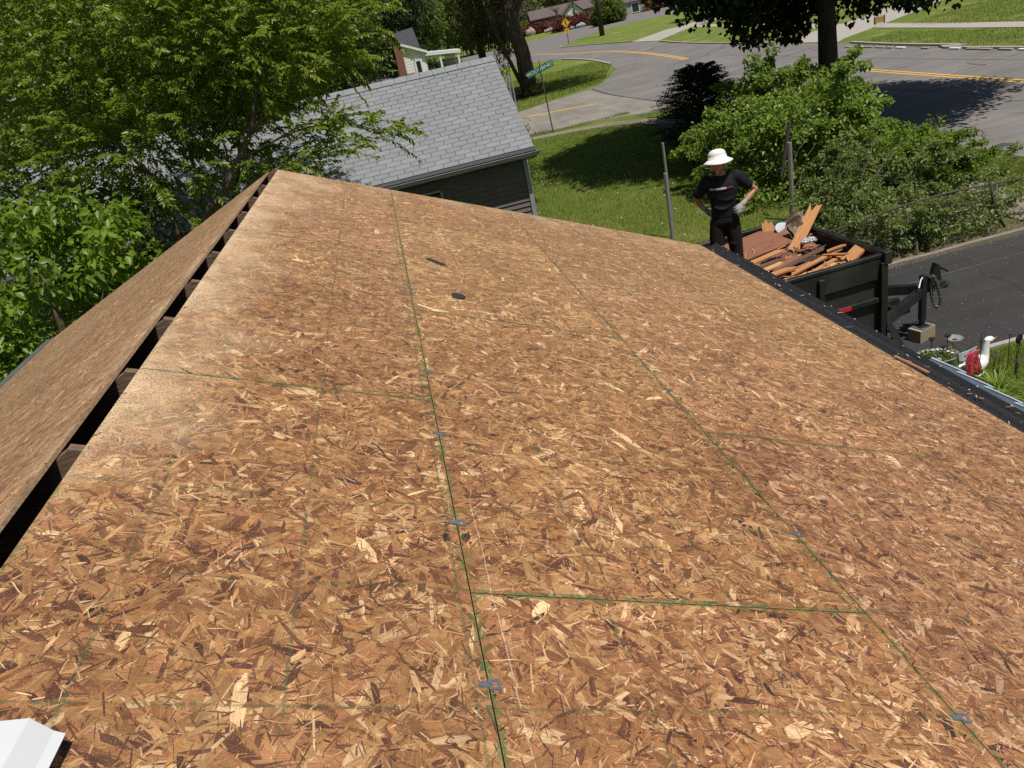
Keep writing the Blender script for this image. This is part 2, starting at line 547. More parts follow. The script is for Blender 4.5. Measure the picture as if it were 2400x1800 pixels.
# ------------------------------------------------------------------ foliage
def unit(a):
    return a / np.maximum(np.linalg.norm(a, axis=-1, keepdims=True), 1e-9)

def leaves_mesh(name, C, D, Nn, L, W, mat, tint, parent=None, origin=(0, 0, 0), fold=0.25):
    """C base points, D direction, Nn normals, L/W per-leaf length and width: two folded triangles a leaf"""
    n = len(C)
    D = unit(D)
    Sd = unit(np.cross(D, Nn))
    Nn = np.cross(Sd, D)
    L = L[:, None]
    W = W[:, None]
    a = C
    t = C + D * L - Nn * L * 0.12
    mid = C + D * L * 0.42
    l = mid + Sd * W * 0.5 + Nn * W * fold
    r = mid - Sd * W * 0.5 + Nn * W * fold
    V = np.stack([a, l, t, r], 1).reshape(-1, 3) - np.array(origin)
    me = bpy.data.meshes.new(name)
    me.vertices.add(4 * n)
    me.vertices.foreach_set('co', V.astype(np.float32).ravel())
    idx = np.arange(n)[:, None] * 4
    tri = np.concatenate([idx + [0, 2, 1], idx + [0, 3, 2]], 1).reshape(-1)
    me.loops.add(6 * n)
    me.loops.foreach_set('vertex_index', tri.astype(np.int32))
    me.polygons.add(2 * n)
    me.polygons.foreach_set('loop_start', (np.arange(2 * n) * 3).astype(np.int32))
    me.update(calc_edges=True)
    at = me.attributes.new('tint', 'FLOAT', 'POINT')
    at.data.foreach_set('value', np.repeat(np.clip(tint, 0, 1), 4).astype(np.float32))
    me.materials.append(M[mat])
    return link(name, me, parent)

def rand_dirs(n, r=rng):
    return unit(r.normal(size=(n, 3)))

def clump_leaves(centres, radii, per, size, droop=0.35, flat=0.6, asp=0.5, tint_base=None, r=rng):
    """leaf shells round clump centres; every clump is a tuft with its leaves mostly on the outside"""
    K = len(centres)
    C = np.repeat(centres, per, 0)
    R = np.repeat(radii, per)
    d = rand_dirs(K * per, r)
    rad_ = R * (0.35 + 0.75 * r.random(K * per) ** 0.6)
    P = C + d * rad_[:, None] * np.array([1, 1, 0.75])
    D = unit(d + r.normal(size=d.shape) * 0.6 + np.array([0, 0, -droop]))
    Nn = unit(np.array([0, 0, 1.0]) * flat + d * 0.35 + r.normal(size=d.shape) * 0.45)
    L = size * (0.6 + 0.8 * r.random(K * per))
    tb = r.random(K) if tint_base is None else tint_base
    T = np.repeat(tb, per) * 0.55 + r.random(K * per) * 0.45
    return P, D, Nn, L, L * asp, T

def crown_points(c, R, K, shell=0.55, r=rng, lumpy=0.22):
    d = rand_dirs(K, r)
    rad_ = shell + (1 - shell) * r.random(K) ** 0.5
    lum = 1 + lumpy * np.sin(d[:, 0] * 5.1 + d[:, 1] * 3.3 + c[0]) * np.cos(d[:, 2] * 4.7 + c[1])
    return np.array(c) + d * (rad_ * lum)[:, None] * np.array(R)

def limb_path(a, b, sag=0.0, n=6, wob=0.15):
    a, b = np.array(a, float), np.array(b, float)
    L = np.linalg.norm(b - a)
    out = []
    for i in range(n + 1):
        t = i / n
        p = a + (b - a) * t
        p = p + np.array([random.uniform(-1, 1), random.uniform(-1, 1), random.uniform(-.5, .5)]) * wob * L * 0.12 * math.sin(PI * t)
        p[2] += sag * math.sin(PI * t)
        out.append(tuple(p))
    return out

def make_tree(name, label, cat, base, height, crown_c, crown_R, leafm, barkm='bark', trunk_r=0.3, K=120, per=160, clump=0.7, leaf=0.14,
              asp=0.5, droop=0.4, limbs=9, lean=(0, 0), group=None, trunk_top=0.6, shell=0.5, trunk_pts=None, lumpy=0.22, cut=None, limb_lo=0.45):
    root = thing(name, label, cat, base, group=group)
    b = np.array(base, float)
    top = b + np.array([lean[0], lean[1], height * trunk_top])
    tp = trunk_pts or limb_path(b - np.array([0, 0, 0.1]), top, 0, 7, 0.3)
    n = len(tp)
    rs = [trunk_r * (1.35 if i == 0 else 1.0) * (1 - 0.55 * i / (n - 1)) for i in range(n)]
    MB().tube(tp, rs, 12).build('trunk', barkm, root, smooth=True)
    cp = crown_points(crown_c, crown_R, K, shell, lumpy=lumpy)
    if cut is not None:
        cp = cp[~cut(cp)]
        K = len(cp)
    mb = MB()
    for i in range(limbs):
        tgt = cp[(i * 37) % len(cp)]
        st = np.array(tp[int(n * random.uniform(limb_lo, 0.98)) % n])
        pth = limb_path(st, tgt, 0.1 * height * 0.2, 6, 0.5)
        r0_ = trunk_r * random.uniform(0.25, 0.42)
        mb.tube(pth, [r0_ * (1 - 0.85 * j / 6) for j in range(7)], 7)
    mb.build('limbs', barkm, root, smooth=True)
    P, D, Nn, L, W, T = clump_leaves(cp, clump * (0.6 + 0.8 * rng.random(K)), per, leaf, droop, asp=asp)
    o = leaves_mesh('crown', P, D, Nn, L, W, leafm, T, root, base)
    return root

# ================================================================== GROUND AND ROADS
sheet('ground', [(-400, -120), (500, -120), (500, 700), (-400, 700)], 0.0, 'lawn')
near_edge = [(13.9, -40), (13.8, 12), (13.75, 17), (14.0, 19.5), (14.3, 22), (14.0, 27), (13.0, 31.4), (12.0, 34.2), (10.8, 35.2), (9.1, 35.75), (6.45, 36.4), (-70, 44)]
island = [(-70, 57), (8, 46.5), (10.5, 48.2), (12.5, 49.5), (13.8, 50.2), (15.9, 54.4), (18, 59.5), (19, 64.4), (19.9, 73.7), (19.7, 82.9), (18, 88.3), (12, 96), (-70, 125)]
bank = [(-70, 168), (23, 150.5), (29.4, 152), (36, 156), (41.8, 165), (60, 172), (120, 190)]
tri = [(120, 152), (70, 138), (50, 131.6), (46, 133), (41, 133), (33, 122.8), (27.8, 113), (25.2, 106.9), (26.6, 95.7), (27.7, 82.3), (26.6, 67.4), (26.1, 54.5), (26.2, 49), (26.0, 43), (25.4, 37), (25.1, 32), (24.7, 28), (24.6, 12), (24.6, -40)]
sheet('road', near_edge + island + bank + tri, 0.008, 'road')
sheet('side_road_surface', [(-70, 44.2), (6.45, 36.6), (10.8, 35.4), (12.6, 34.6), (13.4, 36.5), (12.8, 44), (12.9, 49.3), (10.5, 48.0), (8, 46.3), (-70, 56.8)], 0.012, 'road_new')
# kerbs
def kerb(name, path, half=0.09, z=0.09, mat='concrete'):
    return sheet(name, ribbon(path, half, z), z, mat, thick=z - 0.002)
kerb('far_kerb', smooth_path([(24.7, -30), (24.7, 28), (25.2, 32), (25.5, 37), (26.1, 42)], 4))
kerb('far_kerb', smooth_path([(26.3, 51), (26.2, 54.5), (26.7, 67.4), (27.8, 76.5)], 4))
kerb('far_kerb', smooth_path([(27.9, 84.8), (26.7, 95.7), (25.3, 107), (27.9, 113)], 4))
kerb('island_kerb', smooth_path([(19.0, 64.4), (19.8, 73.7), (19.6, 82.9)], 4), 0.12)
# broken pale stones laid along the far gutter
for i in range(22):
    y = 20.0 + i * 0.98 + random.uniform(-.2, .2)
    if random.random() < 0.72:
        mb = MB().box((24.42 + (y - 28) * 0.045 * (y > 28) + random.uniform(-.03, .03), y, 0.045), (0.16, random.uniform(.45, .8), 0.05), Matrix.Rotation(random.uniform(-.05, .05), 3, 'Z'))
        o = mb.build('kerb_stone', M['concrete'] if i % 4 else M['white_far'])
        o['kind'] = 'structure'
# painted lines
def line(path, half=0.06, z=0.016):
    return sheet('road_marking', ribbon(path, half, z), z, 'paint_y')
cl = smooth_path([(19.75, 8), (19.85, 14), (19.97, 20), (20.15, 25), (20.38, 29), (20.55, 31.9)], 6)
line([(x - 0.13, y) for x, y in cl])
line([(x + 0.13, y) for x, y in cl])
c2 = smooth_path([(21.3, 53.9), (22.2, 60.2), (23.0, 68.5), (23.4, 77.5), (22.9, 83), (21.9, 91), (20.8, 104), (17, 112)], 6)
line([(x - 0.14, y) for x, y in c2], 0.07)
line([(x + 0.14, y) for x, y in c2], 0.07)
line([(-40, 49.6), (7.5, 43.4), (11.3, 41.85)], 0.13, 0.020)
# tar joint between the two surfaces
sheet('road_seam', ribbon(smooth_path([(13.2, 49.3), (12.9, 44), (13.1, 38.5), (13.2, 34.3)], 4), 0.045, 0.02), 0.018, 'black_rough')
# pavements and drives
sheet('pavement', [(10.7, -20), (11.9, -20), (11.9, 24), (11.8, 31.0), (11.0, 33.2), (9.9, 34.2), (8.4, 34.95), (6.3, 35.5), (-30, 39.9), (-30, 39.0), (6.1, 34.75), (8.0, 34.2), (9.5, 33.4), (10.4, 32.4), (10.7, 31)], 0.03, 'old_concrete', thick=0.026)
sheet('pavement', [(29.0, -20), (30.4, -20), (30.4, 34.8), (30.8, 39.7), (31.6, 46.9), (32.6, 56), (35.6, 78), (36.6, 91), (35.4, 91), (34.3, 78), (31.0, 56), (30.3, 46), (29.4, 37.8), (29.0, 33)], 0.03, 'concrete', thick=0.026)
sheet('far_driveway', [(26.3, 43.6), (27.2, 44.6), (31.76, 47.4), (39.2, 52.5), (70, 75), (68, 79), (41.3, 59.3), (33.2, 53.4), (28.6, 51.9), (26.2, 50.6)], 0.035, 'concrete', thick=0.03)
sheet('far_driveway', [(27.9, 77.3), (32.5, 83.3), (36.5, 88.0), (60, 105), (58, 108), (36.2, 92.2), (34.3, 92.2), (30, 87.2), (27.6, 84.6)], 0.040, 'concrete', thick=0.03)
sheet('far_path', [(36.4, 90.6), (44.7, 87.3), (90, 75), (90, 76.6), (44.9, 89.0), (36.6, 92.0)], 0.034, 'concrete', thick=0.03)
# black driveway
sheet('driveway', [(1.5, 11.38), (13.85, 11.38), (13.85, 8.18), (6.75, 8.18), (6.1, 8.05), (5.3, 7.7), (4.6, 7.3), (3.4, 7.0), (1.5, 7.0)], 0.012, 'drive')
kerb('driveway_edging', [(2.0 + i * .6, 11.46 + random.uniform(-.018, .018)) for i in range(20)], 0.05, 0.07, 'old_concrete')
kerb('driveway_edging', [(6.9, 8.10), (8.5, 8.10), (10.6, 8.1)], 0.04, 0.05)
sheet('driveway_joint', ribbon([(6.0, 10.6), (8.4, 10.62), (13.6, 10.72)], 0.012, 0), 0.017, 'drive_line')
# shallow mulch and litter along the fence foot
sheet('bare_soil', [(6.0, 11.56), (13.5, 11.58), (13.5, 11.95), (10.3, 12.15), (8, 11.95), (6, 11.9)], 0.006, simple('soil', (0.17, 0.13, 0.09), (0.07, 0.055, 0.035), 25, 0.95, 0.6))

# ================================================================== OUR HOUSE
TH, HP = 0.40998, 1.2600
VV = Vector((math.cos(TH), 0, -math.sin(TH)))
NV = Vector((math.sin(TH), 0, math.cos(TH)))
UY = Vector((0, 1, 0))
CAMP = Vector((0, 0, H))
def RP(v, u, n=0.0):
    return CAMP + VV * v + UY * u + NV * (n - HP)
RIDGE = RP(-0.715, 0, 0)
TL = rad(22.8)
VL = Vector((-math.cos(TL), 0, -math.sin(TL)))
NL = Vector((-math.sin(TL), 0, math.cos(TL)))
def LP(s, u, n=0.0):
    return RIDGE + VL * s + UY * u + NL * n
R_RAKE = 8.02
house = thing('house', 'house being re-roofed with bare wood strand sheathing and an open ridge slot', 'house', (0.9, 3.0, 0))
hb = Vector(house.location)

PAL = [((0.325, 0.172, 0.074), 0.23), ((0.40, 0.230, 0.103), 0.21), ((0.24, 0.113, 0.053), 0.16), ((0.485, 0.305, 0.145), 0.13), ((0.160, 0.070, 0.041), 0.11),
       ((0.60, 0.41, 0.225), 0.07), ((0.105, 0.046, 0.034), 0.045), ((0.72, 0.54, 0.32), 0.025), ((0.050, 0.028, 0.024), 0.008), ((0.43, 0.22, 0.080), 0.035)]

def strands(name, PF, v0, v1, u0_, u1_, dens, parent, matn, vis_u=0.55, ptone=1.0):
    """pressed wood strands: thin irregular chips lying in the panel face"""
    u0_c = max(u0_, vis_u)
    if u1_ <= u0_c:
        return
    area = (v1 - v0) * (u1_ - u0_c)
    n0 = int(area * dens * 0.22)
    n1 = n0 + int(area * dens * 0.85)
    n2 = int(area * dens * 1.7)
    n = n1 + n2
    r = rng
    v = v0 + (v1 - v0) * r.random(n)
    u = u0_c + (u1_ - u0_c) * r.random(n)
    Ln = np.concatenate([0.065 + 0.095 * r.random(n0), 0.030 + 0.080 * r.random(n1 - n0) ** 1.3, 0.010 + 0.045 * r.random(n2) ** 1.6])
    Wd = np.concatenate([0.010 + 0.034 * r.random(n0) ** 1.8, 0.004 + 0.019 * r.random(n1 - n0) ** 2.0, 0.0012 + 0.0038 * r.random(n2) ** 1.5])
    ang = r.normal(size=n) * 0.75 + np.where(r.random(n) < 0.5, PI / 2, 0.0)
    ca, sa = np.cos(ang), np.sin(ang)
    # eight-point chip outline, ragged at the ends, slightly skewed
    px = np.array([-.5, -.47, -.12, .2, .5, .44, .1, -.25])
    py = np.array([-.28, .44, .5, .46, .24, -.46, -.5, -.47])
    lx = px[None] * Ln[:, None] * (1 + 0.22 * r.normal(size=(n, 8)) * (np.abs(px) > .4))
    ly = py[None] * Wd[:, None] * (1 + 0.14 * r.normal(size=(n, 8))) + lx * (0.10 * r.normal(size=n))[:, None]
    gv = v[:, None] + lx * ca[:, None] - ly * sa[:, None]
    gu = u[:, None] + lx * sa[:, None] + ly * ca[:, None]
    e = 0.0012
    gv = np.clip(gv, v0 + e, v1 - e)
    gu = np.clip(gu, u0_ + e, u1_ - e)
    zz = 0.00018 + 0.0006 * r.random(n)
    zz[:n0] = 0.00006 + 0.00058 * r.random(n0) ** 1.2
    zz[n1:] = 0.0004 + 0.0006 * r.random(n2)
    zz = np.repeat(zz[:, None], 8, 1)
    o0 = np.array(hb)
    c0 = np.array(PF(0, 0, 0)) - o0
    dv = np.array(PF(1, 0, 0) - PF(0, 0, 0))
    du = np.array([0, 1.0, 0])
    dn = np.array(PF(0, 0, 1) - PF(0, 0, 0))
    P = c0 + gv[..., None] * dv + gu[..., None] * du + zz[..., None] * dn
    me = bpy.data.meshes.new(name)
    me.vertices.add(8 * n)
    me.vertices.foreach_set('co', P.astype(np.float32).ravel())
    flip = PF is LP
    loops = np.arange(8 * n).reshape(n, 8)
    # outline runs clockwise in (v,u): reverse for an upward normal on the right slope
    loops = loops if flip else loops[:, ::-1]
    me.loops.add(8 * n)
    me.loops.foreach_set('vertex_index', loops.ravel().astype(np.int32))
    me.polygons.add(n)
    me.polygons.foreach_set('loop_start', (np.arange(n) * 8).astype(np.int32))
    me.update(calc_edges=True)
    cols = np.array([c for c, _ in PAL])
    pr = np.array([q for _, q in PAL])
    pr = pr / pr.sum()
    ci = r.choice(len(PAL), size=n, p=pr)
    big = np.arange(n) >= n1
    pale = (np.arange(n) < n0) & (r.random(n) < .035)
    ci[pale] = 7
    zz[np.repeat(pale[:, None], 8, 1)] = .00078
    ci[big & (r.random(n) < .20)] = 5
    ci[big & (r.random(n) < .14)] = 7
    ci[big & (r.random(n) < .24)] = 4
    ci[big & (r.random(n) < .13)] = 6
    cc = cols[ci] * np.array([.975, .965, .93]) * (0.74 + 0.50 * r.random((n, 1))) * ptone
    A = np.concatenate([np.repeat(cc, 8, 0), np.ones((8 * n, 1))], 1)
    at = me.attributes.new('tone', 'FLOAT_COLOR', 'POINT')
    at.data.foreach_set('color', A.astype(np.float32).ravel())
    ed = np.minimum(np.minimum(gv - v0, v1 - gv), np.minimum(gu - u0_, u1_ - gu))
    at = me.attributes.new('edge', 'FLOAT', 'POINT')
    at.data.foreach_set('value', ed.astype(np.float32).ravel())
    uvg = me.uv_layers.new(name='grain')
    off = r.random((n, 2)) * 50
    ug = np.stack([lx + off[:, :1], ly + off[:, 1:]], -1)
    ur = np.stack([gv, gu], -1)
    if not flip:
        ug = ug[:, ::-1]
        ur = ur[:, ::-1]
    uvg.data.foreach_set('uv', ug.astype(np.float32).ravel())
    uvr = me.uv_layers.new(name='roof')
    uvr.data.foreach_set('uv', ur.astype(np.float32).ravel())
    me.materials.append(M[matn])
    o = link('wood_strands', me, parent)
    o['kind'] = 'stuff'

def panel(PF, v0, v1, u0_, u1_, matn, dens, green=True, jag=None):
    g = 0.0019 if v0 < 0.6 else 0.0015
    v0, v1, u0_, u1_ = v0 + g, v1 - g, u0_ + g, u1_ - g
    T = 0.012
    vs = [PF(v0, u0_), PF(v1, u0_), PF(v1, u1_), PF(v0, u1_)]
    lo = [PF(v0, u0_, -T), PF(v1, u0_, -T), PF(v1, u1_, -T), PF(v0, u1_, -T)]
    vs = [q - hb for q in vs + lo]
    fs = [(0, 1, 2, 3), (7, 6, 5, 4), (0, 4, 5, 1), (1, 5, 6, 2), (2, 6, 7, 3), (3, 7, 4, 0)]
    me = bpy.data.meshes.new('sheathing_panel')
    me.from_pydata([tuple(q) for q in vs], [], fs)
    me.materials.append(M[matn])
    me.materials.append(M['green_edge' if green else 'osb_edge'])
    me.polygons.foreach_set('material_index', [0, 0, 1, 1, 1, 1])
    bm = bmesh.new(); bm.from_mesh(me); bmesh.ops.recalc_face_normals(bm, faces=bm.faces); bm.to_mesh(me); bm.free()
    uvg = me.uv_layers.new(name='grain')
    uvr = me.uv_layers.new(name='roof')
    cr = {0: (v0, u0_), 1: (v1, u0_), 2: (v1, u1_), 3: (v0, u1_)}
    for lp in me.loops:
        c = cr[lp.vertex_index % 4]
        uvr.data[lp.index].uv = c
        uvg.data[lp.index].uv = c
    at = me.attributes.new('tone', 'FLOAT_COLOR', 'POINT')
    tone = (0.36, 0.17, 0.075)
    at.data.foreach_set('color', [c for _ in range(8) for c in (*tone, 1)])
    at = me.attributes.new('edge', 'FLOAT', 'POINT')
    at.data.foreach_set('value', [1.0] * 8)
    o = link('sheathing_panel', me, house)
    k_ = random.uniform(.88, 1.06)
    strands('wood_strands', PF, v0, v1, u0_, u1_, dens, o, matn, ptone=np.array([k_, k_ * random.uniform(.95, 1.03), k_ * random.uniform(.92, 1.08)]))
    return o

cols_v = [-0.665, 0.446, 1.680, 2.890, 3.955]
for ci in range(4):
    seams = [-0.82, 0.40, 2.84, 5.28, 7.72, R_RAKE] if ci % 2 == 0 else [-0.82, 1.62, 4.06, 6.50, R_RAKE]
    if ci % 2 == 0:
        seams = [-0.82, 0.40, 2.84, 5.28, R_RAKE]
    for a, b_ in zip(seams[:-1], seams[1:]):
        dens = 1900 if b_ < 5.5 else 1500
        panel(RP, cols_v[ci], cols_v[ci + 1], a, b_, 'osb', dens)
for sa_, sb_, seams in ((0.05, 1.27, [-0.82, 1.62, 4.06, 6.5, R_RAKE]), (1.27, 2.49, [-0.82, 0.4, 2.84, 5.28, R_RAKE]), (2.49, 2.86, [-0.82, 1.62, 4.06, 6.5, R_RAKE])):
    for a, b_ in zip(seams[:-1], seams[1:]):
        panel(LP, sa_, sb_, a, b_, 'osb_left', 1300, green=False)

# rafters with bevel-cut heads meeting at the ridge
for k in range(-2, 11):
    u_ = 1.62 + 0.61 * k if k < 10 else 7.9
    if u_ > 7.95: continue
    MB().prism([RP(-0.713, u_ - .021, -.0125), RP(3.9, u_ - .021, -.0125), RP(3.9, u_ - .021, -.15), RP(-0.70, u_ - .021, -.16)], (0, .038, 0)).build('rafter', 'rafter', house)
    MB().prism([LP(0.003, u_ - .0205, -.016), LP(2.82, u_ - .0205, -.0125), LP(2.82, u_ - .0205, -.15), LP(.02, u_ - .0205, -.16)], (0, .042, 0)).build('rafter', 'rafter', house)
# attic inside (dark boards), ceiling and walls
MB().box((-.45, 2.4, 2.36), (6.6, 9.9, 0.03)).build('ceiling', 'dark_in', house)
wx0, wx1, wy0, wy1 = -3.72, 2.62, -2.6, 7.42
wall = MB()
wall.box(((wx0 + wx1) / 2, wy1, 1.14), (wx1 - wx0 + .1, 0.1, 2.28))
wall.box((wx1, (wy0 + wy1) / 2, 1.14), (0.1, wy1 - wy0 - .1, 2.28))
wall.box((wx0, (wy0 + wy1) / 2, 1.14), (0.1, wy1 - wy0 - .1, 2.28))
wall.prism([Vector((wx0, wy1 - .04, 2.281)), Vector((wx1, wy1 - .04, 2.281)), Vector((RIDGE.x, wy1 - .04, RIDGE.z - .13))], (0, .08, 0))
wall.prism([Vector((wx0, wy0, 2.281)), Vector((wx1, wy0, 2.281)), Vector((RIDGE.x, wy0, RIDGE.z - .13))], (0, .08, 0))
wall.box((wx0, (wy0 + wy1) / 2, 2.70), (0.08, wy1 - wy0 - .1, .80))
wall.build('wall', 'house_side', house)
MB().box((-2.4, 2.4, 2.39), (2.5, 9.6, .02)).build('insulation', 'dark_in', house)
# rake boards, drip edges
MB().prism([RP(-0.70, R_RAKE - .004, -.0125), RP(3.95, R_RAKE - .004, -.0125), RP(3.95, R_RAKE - .004, -.13), RP(-0.74, R_RAKE - .004, -.13)], (0, .022, 0)).build('rake_board', 'rafter', house)
MB().prism([LP(0.02, R_RAKE - .004, -.0125), LP(2.86, R_RAKE - .004, -.0125), LP(2.86, R_RAKE - .004, -.13), LP(0.0, R_RAKE - .004, -.13)], (0, .022, 0)).build('rake_board', 'rafter', house)
MB().prism([RP(3.925, -.8, -.0165), RP(3.975, -.8, -.0165), RP(3.975, -.8, -.15), RP(3.925, -.8, -.15)], (0, 8.78, 0)).build('fascia_board', 'gutter', house)
# right gutter with mesh guard
g = thing_g = None
GE = RP(3.975, 0, -.02)
gx0, gz = GE.x, GE.z
prof = [(0.004, -0.012), (0.004, -0.11), (0.08, -0.115), (0.105, -0.085), (0.118, -0.045), (0.135, -0.03), (0.135, 0.0), (0.128, 0.0), (0.128, -0.024), (0.112, -0.04), (0.098, -0.08), (0.078, -0.105), (0.012, -0.102), (0.012, -0.012)]
mb = MB()
mb.prism([Vector((gx0 + a * 1.35, -.8, gz + b_)) for a, b_ in prof], (0, 8.86, 0))
gut = mb.build('gutter', 'gutter', house)
gd = MB()
# guard: a fine sheet of woven wire bent into a shallow trough (individual wires)
y0g, y1g = 2.6, 8.02
prof_g = [(-0.045, 0.034), (0.0, 0.012), (0.06, -0.012), (0.12, -0.014), (0.178, 0.004)]
for a, b_ in zip(prof_g[:-1], prof_g[1:]):
    for k in range(4):
        t_ = k / 4
        xx, zz_ = gx0 + a[0] + (b_[0] - a[0]) * t_, gz + a[1] + (b_[1] - a[1]) * t_
        gd.box((xx, (y0g + y1g) / 2, zz_), (0.004, y1g - y0g, 0.003))
y = y0g
while y < y1g:
    pts = [Vector((gx0 + a, y, gz + b_ + .001)) for a, b_ in prof_g]
    for p1, p2 in zip(pts[:-1], pts[1:]):
        gd.bar(p1, p2, 0.0045, 0.003)
    y += 0.017
o = gd.build('gutter_guard', 'mesh_wire', gut, fix=False)
o['kind'] = 'stuff'
# inner dark lining just under the guard
MB().prism([Vector((gx0 - .045, -.78, gz + .027)), Vector((gx0 + .004, -.78, gz + .003)), Vector((gx0 + .05, -.78, gz - .02)), Vector((gx0 + .172, -.78, gz - .01)), Vector((gx0 + .172, -.78, gz - .013)), Vector((gx0 + .05, -.78, gz - .025)), Vector((gx0 - .045, -.78, gz + .022))], (0, 8.8, 0)).build('guard_tray', 'black_rough', gut)
# screws and grit on the outer lip
for k in range(15):
    yy = 2.9 + k * 0.35 + random.uniform(-.05, .05)
    MB().ell((gx0 + .178, yy, gz + .003), (.006, .006, .004), 6, 4).build('gutter_screw', 'white_metal', gut)
# left gutter, grey metal
GL = LP(2.875, 0, -.015)
mb = MB().prism([Vector((GL.x + a, -.8, GL.z + b_)) for a, b_ in [(0, 0.02), (-.11, -.005), (-.12, -.03), (-.08, -.11), (0, -.11)]], (0, 8.85, 0))
mb.build('gutter', 'grey_metal', house)

# metal seam clips: a flat tab one side, a square loop the other
def clip(v, u_):
    mb = MB()
    def bx(v0, v1, ua, ub, n0=.0011, n1=.0031):
        mb.prism([RP(v0, ua, n0), RP(v1, ua, n0), RP(v1, ub, n0), RP(v0, ub, n0)], NV * (n1 - n0))
    bx(v - .024, v - .001, u_ - .008, u_ + .008)
    bx(v - .001, v + .009, u_ - .016, u_ + .016)
    bx(v + .021, v + .028, u_ - .016, u_ + .016)
    bx(v + .009, v + .021, u_ + .009, u_ + .016)
    bx(v + .009, v + .021, u_ - .016, u_ - .009)
    mb.build('panel_clip', 'clip', house)
for v, us in ((0.446, (1.295, 1.95, 2.545, 3.155, 4.38)), (1.680, (1.217, 2.04, 3.30))):
    for u_c in us:
        clip(v, u_c)
# (the printed name plates of the sheathing carry no readable text in the photograph)

# loose things lying on the roof
def on_roof_thing(name, label, cat, poly, mat, h0=.0013, h1=.006, group=None, tilt=0.0):
    c = RP(sum(p[0] for p in poly) / len(poly), sum(p[1] for p in poly) / len(poly), 0)
    mb = MB().prism([RP(p[0], p[1], h0 + tilt * i) for i, p in enumerate(poly)], NV * (h1 - h0))
    o = mb.build(name, mat, at=c)
    return props(o, label, cat, group)
M['shingle_black'] = simple('shingle_black', (0.035, 0.036, 0.036), (0.012, 0.012, 0.013), 120, 0.95, 0.5)
M['new_wood'] = simple('new_wood', (0.50, 0.28, 0.14), (0.34, 0.17, 0.08), 12, 0.8, 0.2, stretch=(1, 1, 8))
on_roof_thing('shingle_scrap', 'small black scrap of torn shingle, roundish, right of the first green seam', 'shingle scrap',
              [(0.70, 4.40), (0.735, 4.385), (0.775, 4.40), (0.785, 4.44), (0.77, 4.49), (0.73, 4.50), (0.70, 4.47)], 'shingle_black', h1=.007)
on_roof_thing('shingle_scrap', 'narrow dark sliver of shingle lying slanted, higher up the slope', 'shingle scrap',
              [(0.60, 5.26), (0.63, 5.30), (0.73, 5.21), (0.735, 5.16), (0.70, 5.15)], 'shingle_black', h1=.005)
on_roof_thing('wood_strip', 'thin reddish wood offcut lying over the gutter guard', 'wood offcut',
              [(3.925, 4.50), (3.985, 4.21), (4.005, 4.22), (3.945, 4.51)], 'new_wood', h0=.014, h1=.024)
lt = MB()
for i in range(64):
    yy = random.uniform(2.7, 8.0) if i % 3 else random.uniform(3.0, 4.6)
    q = Vector((gx0 + random.uniform(.0, .165), yy, gz + random.uniform(.004, .012)))
    Rm = Matrix.Rotation(random.uniform(0, PI), 3, 'Z')
    lt.box(q, (random.uniform(.006, .05), random.uniform(.003, .008), .002), Rm, random.choice([0, 0, 1, 2]))
props(lt.build('gutter_litter', ['new_wood', 'white_metal', 'shingle_black']), 'wood slivers, seeds and grit lying on the gutter guard', 'litter', kind='stuff')
# white bent metal flashing in the near left corner
fl = MB()
def FP(v, u_, n): return RP(v, u_, n)
secs = [(-0.65, .006), (-0.59, .03), (-0.55, .05), (-0.535, .043), (-0.515, .062), (-0.505, .053), (-0.485, .068), (-0.43, .058), (-0.388, .038), (-0.369, .034)]
uend = [1.060, 1.077, 1.086, 1.094, 1.099, 1.107, 1.114, 1.133, 1.124, 1.122]
k_ = len(secs)
vs = [FP(v, ue, n) for (v, n), ue in zip(secs, uend)] + [FP(v - .06, -.3, n) for v, n in secs] + \
     [FP(v, ue, n - .0012) for (v, n), ue in zip(secs, uend)] + [FP(v - .06, -.3, n - .0012) for v, n in secs]
fs = []
for i in range(k_ - 1):
    fs += [(i, i + 1, k_ + i + 1, k_ + i), (2 * k_ + i + 1, 2 * k_ + i, 3 * k_ + i, 3 * k_ + i + 1), (i + 1, i, 2 * k_ + i, 2 * k_ + i + 1)]
fs += [(k_ - 1, 3 * k_ - 1, 4 * k_ - 1, 2 * k_ - 1), (0, k_, 3 * k_, 2 * k_)]
fl.add(vs, fs)
props(fl.build('flashing', 'white_metal', at=RP(-.5, .6, 0)), 'bent white metal flashing lying at the near left corner of the roof', 'flashing')

# scalloped awning below the near gutter
aw = thing('awning', 'blue-grey metal awning with a scalloped lighter lip under the gutter', 'awning', (3.3, 4.4, 1.9))
mb = MB()
nsc = 110
ys = np.linspace(2.2, 4.95, nsc)
out = []
for i, yv in enumerate(ys):
    ph = ((yv - 2.2) / 0.27) % 1.0
    sc = 0.085 * (ph ** 1.6)
    out.append((3.80 - sc * 1.2, yv, 2.04 + sc * 0.6))
vs, fs = [], []
for (x_, yv, z_) in out:
    vs += [Vector((x_ - .13, yv, z_ + .035)), Vector((x_, yv, z_)), Vector((x_, yv, z_ - .03)), Vector((x_ - .13, yv, z_ + .02))]
for i in range(nsc - 1):
    b0 = 4 * i
    for j in range(4):
        fs.append((b0 + j, b0 + (j + 1) % 4, b0 + 4 + (j + 1) % 4, b0 + 4 + j))
mb.add(vs, fs)
M['awning'] = simple('awning', (0.085, 0.11, 0.14), (0.06, 0.08, 0.10), 8, 0.45)
mb.build('canopy', 'awning', aw)
mb = MB()
for i in range(nsc - 1):
    a, b_ = Vector(out[i]), Vector(out[i + 1])
    mb.bar(a + Vector((.004, 0, .003)), b_ + Vector((.004, 0, .003)), 0.013, 0.016)
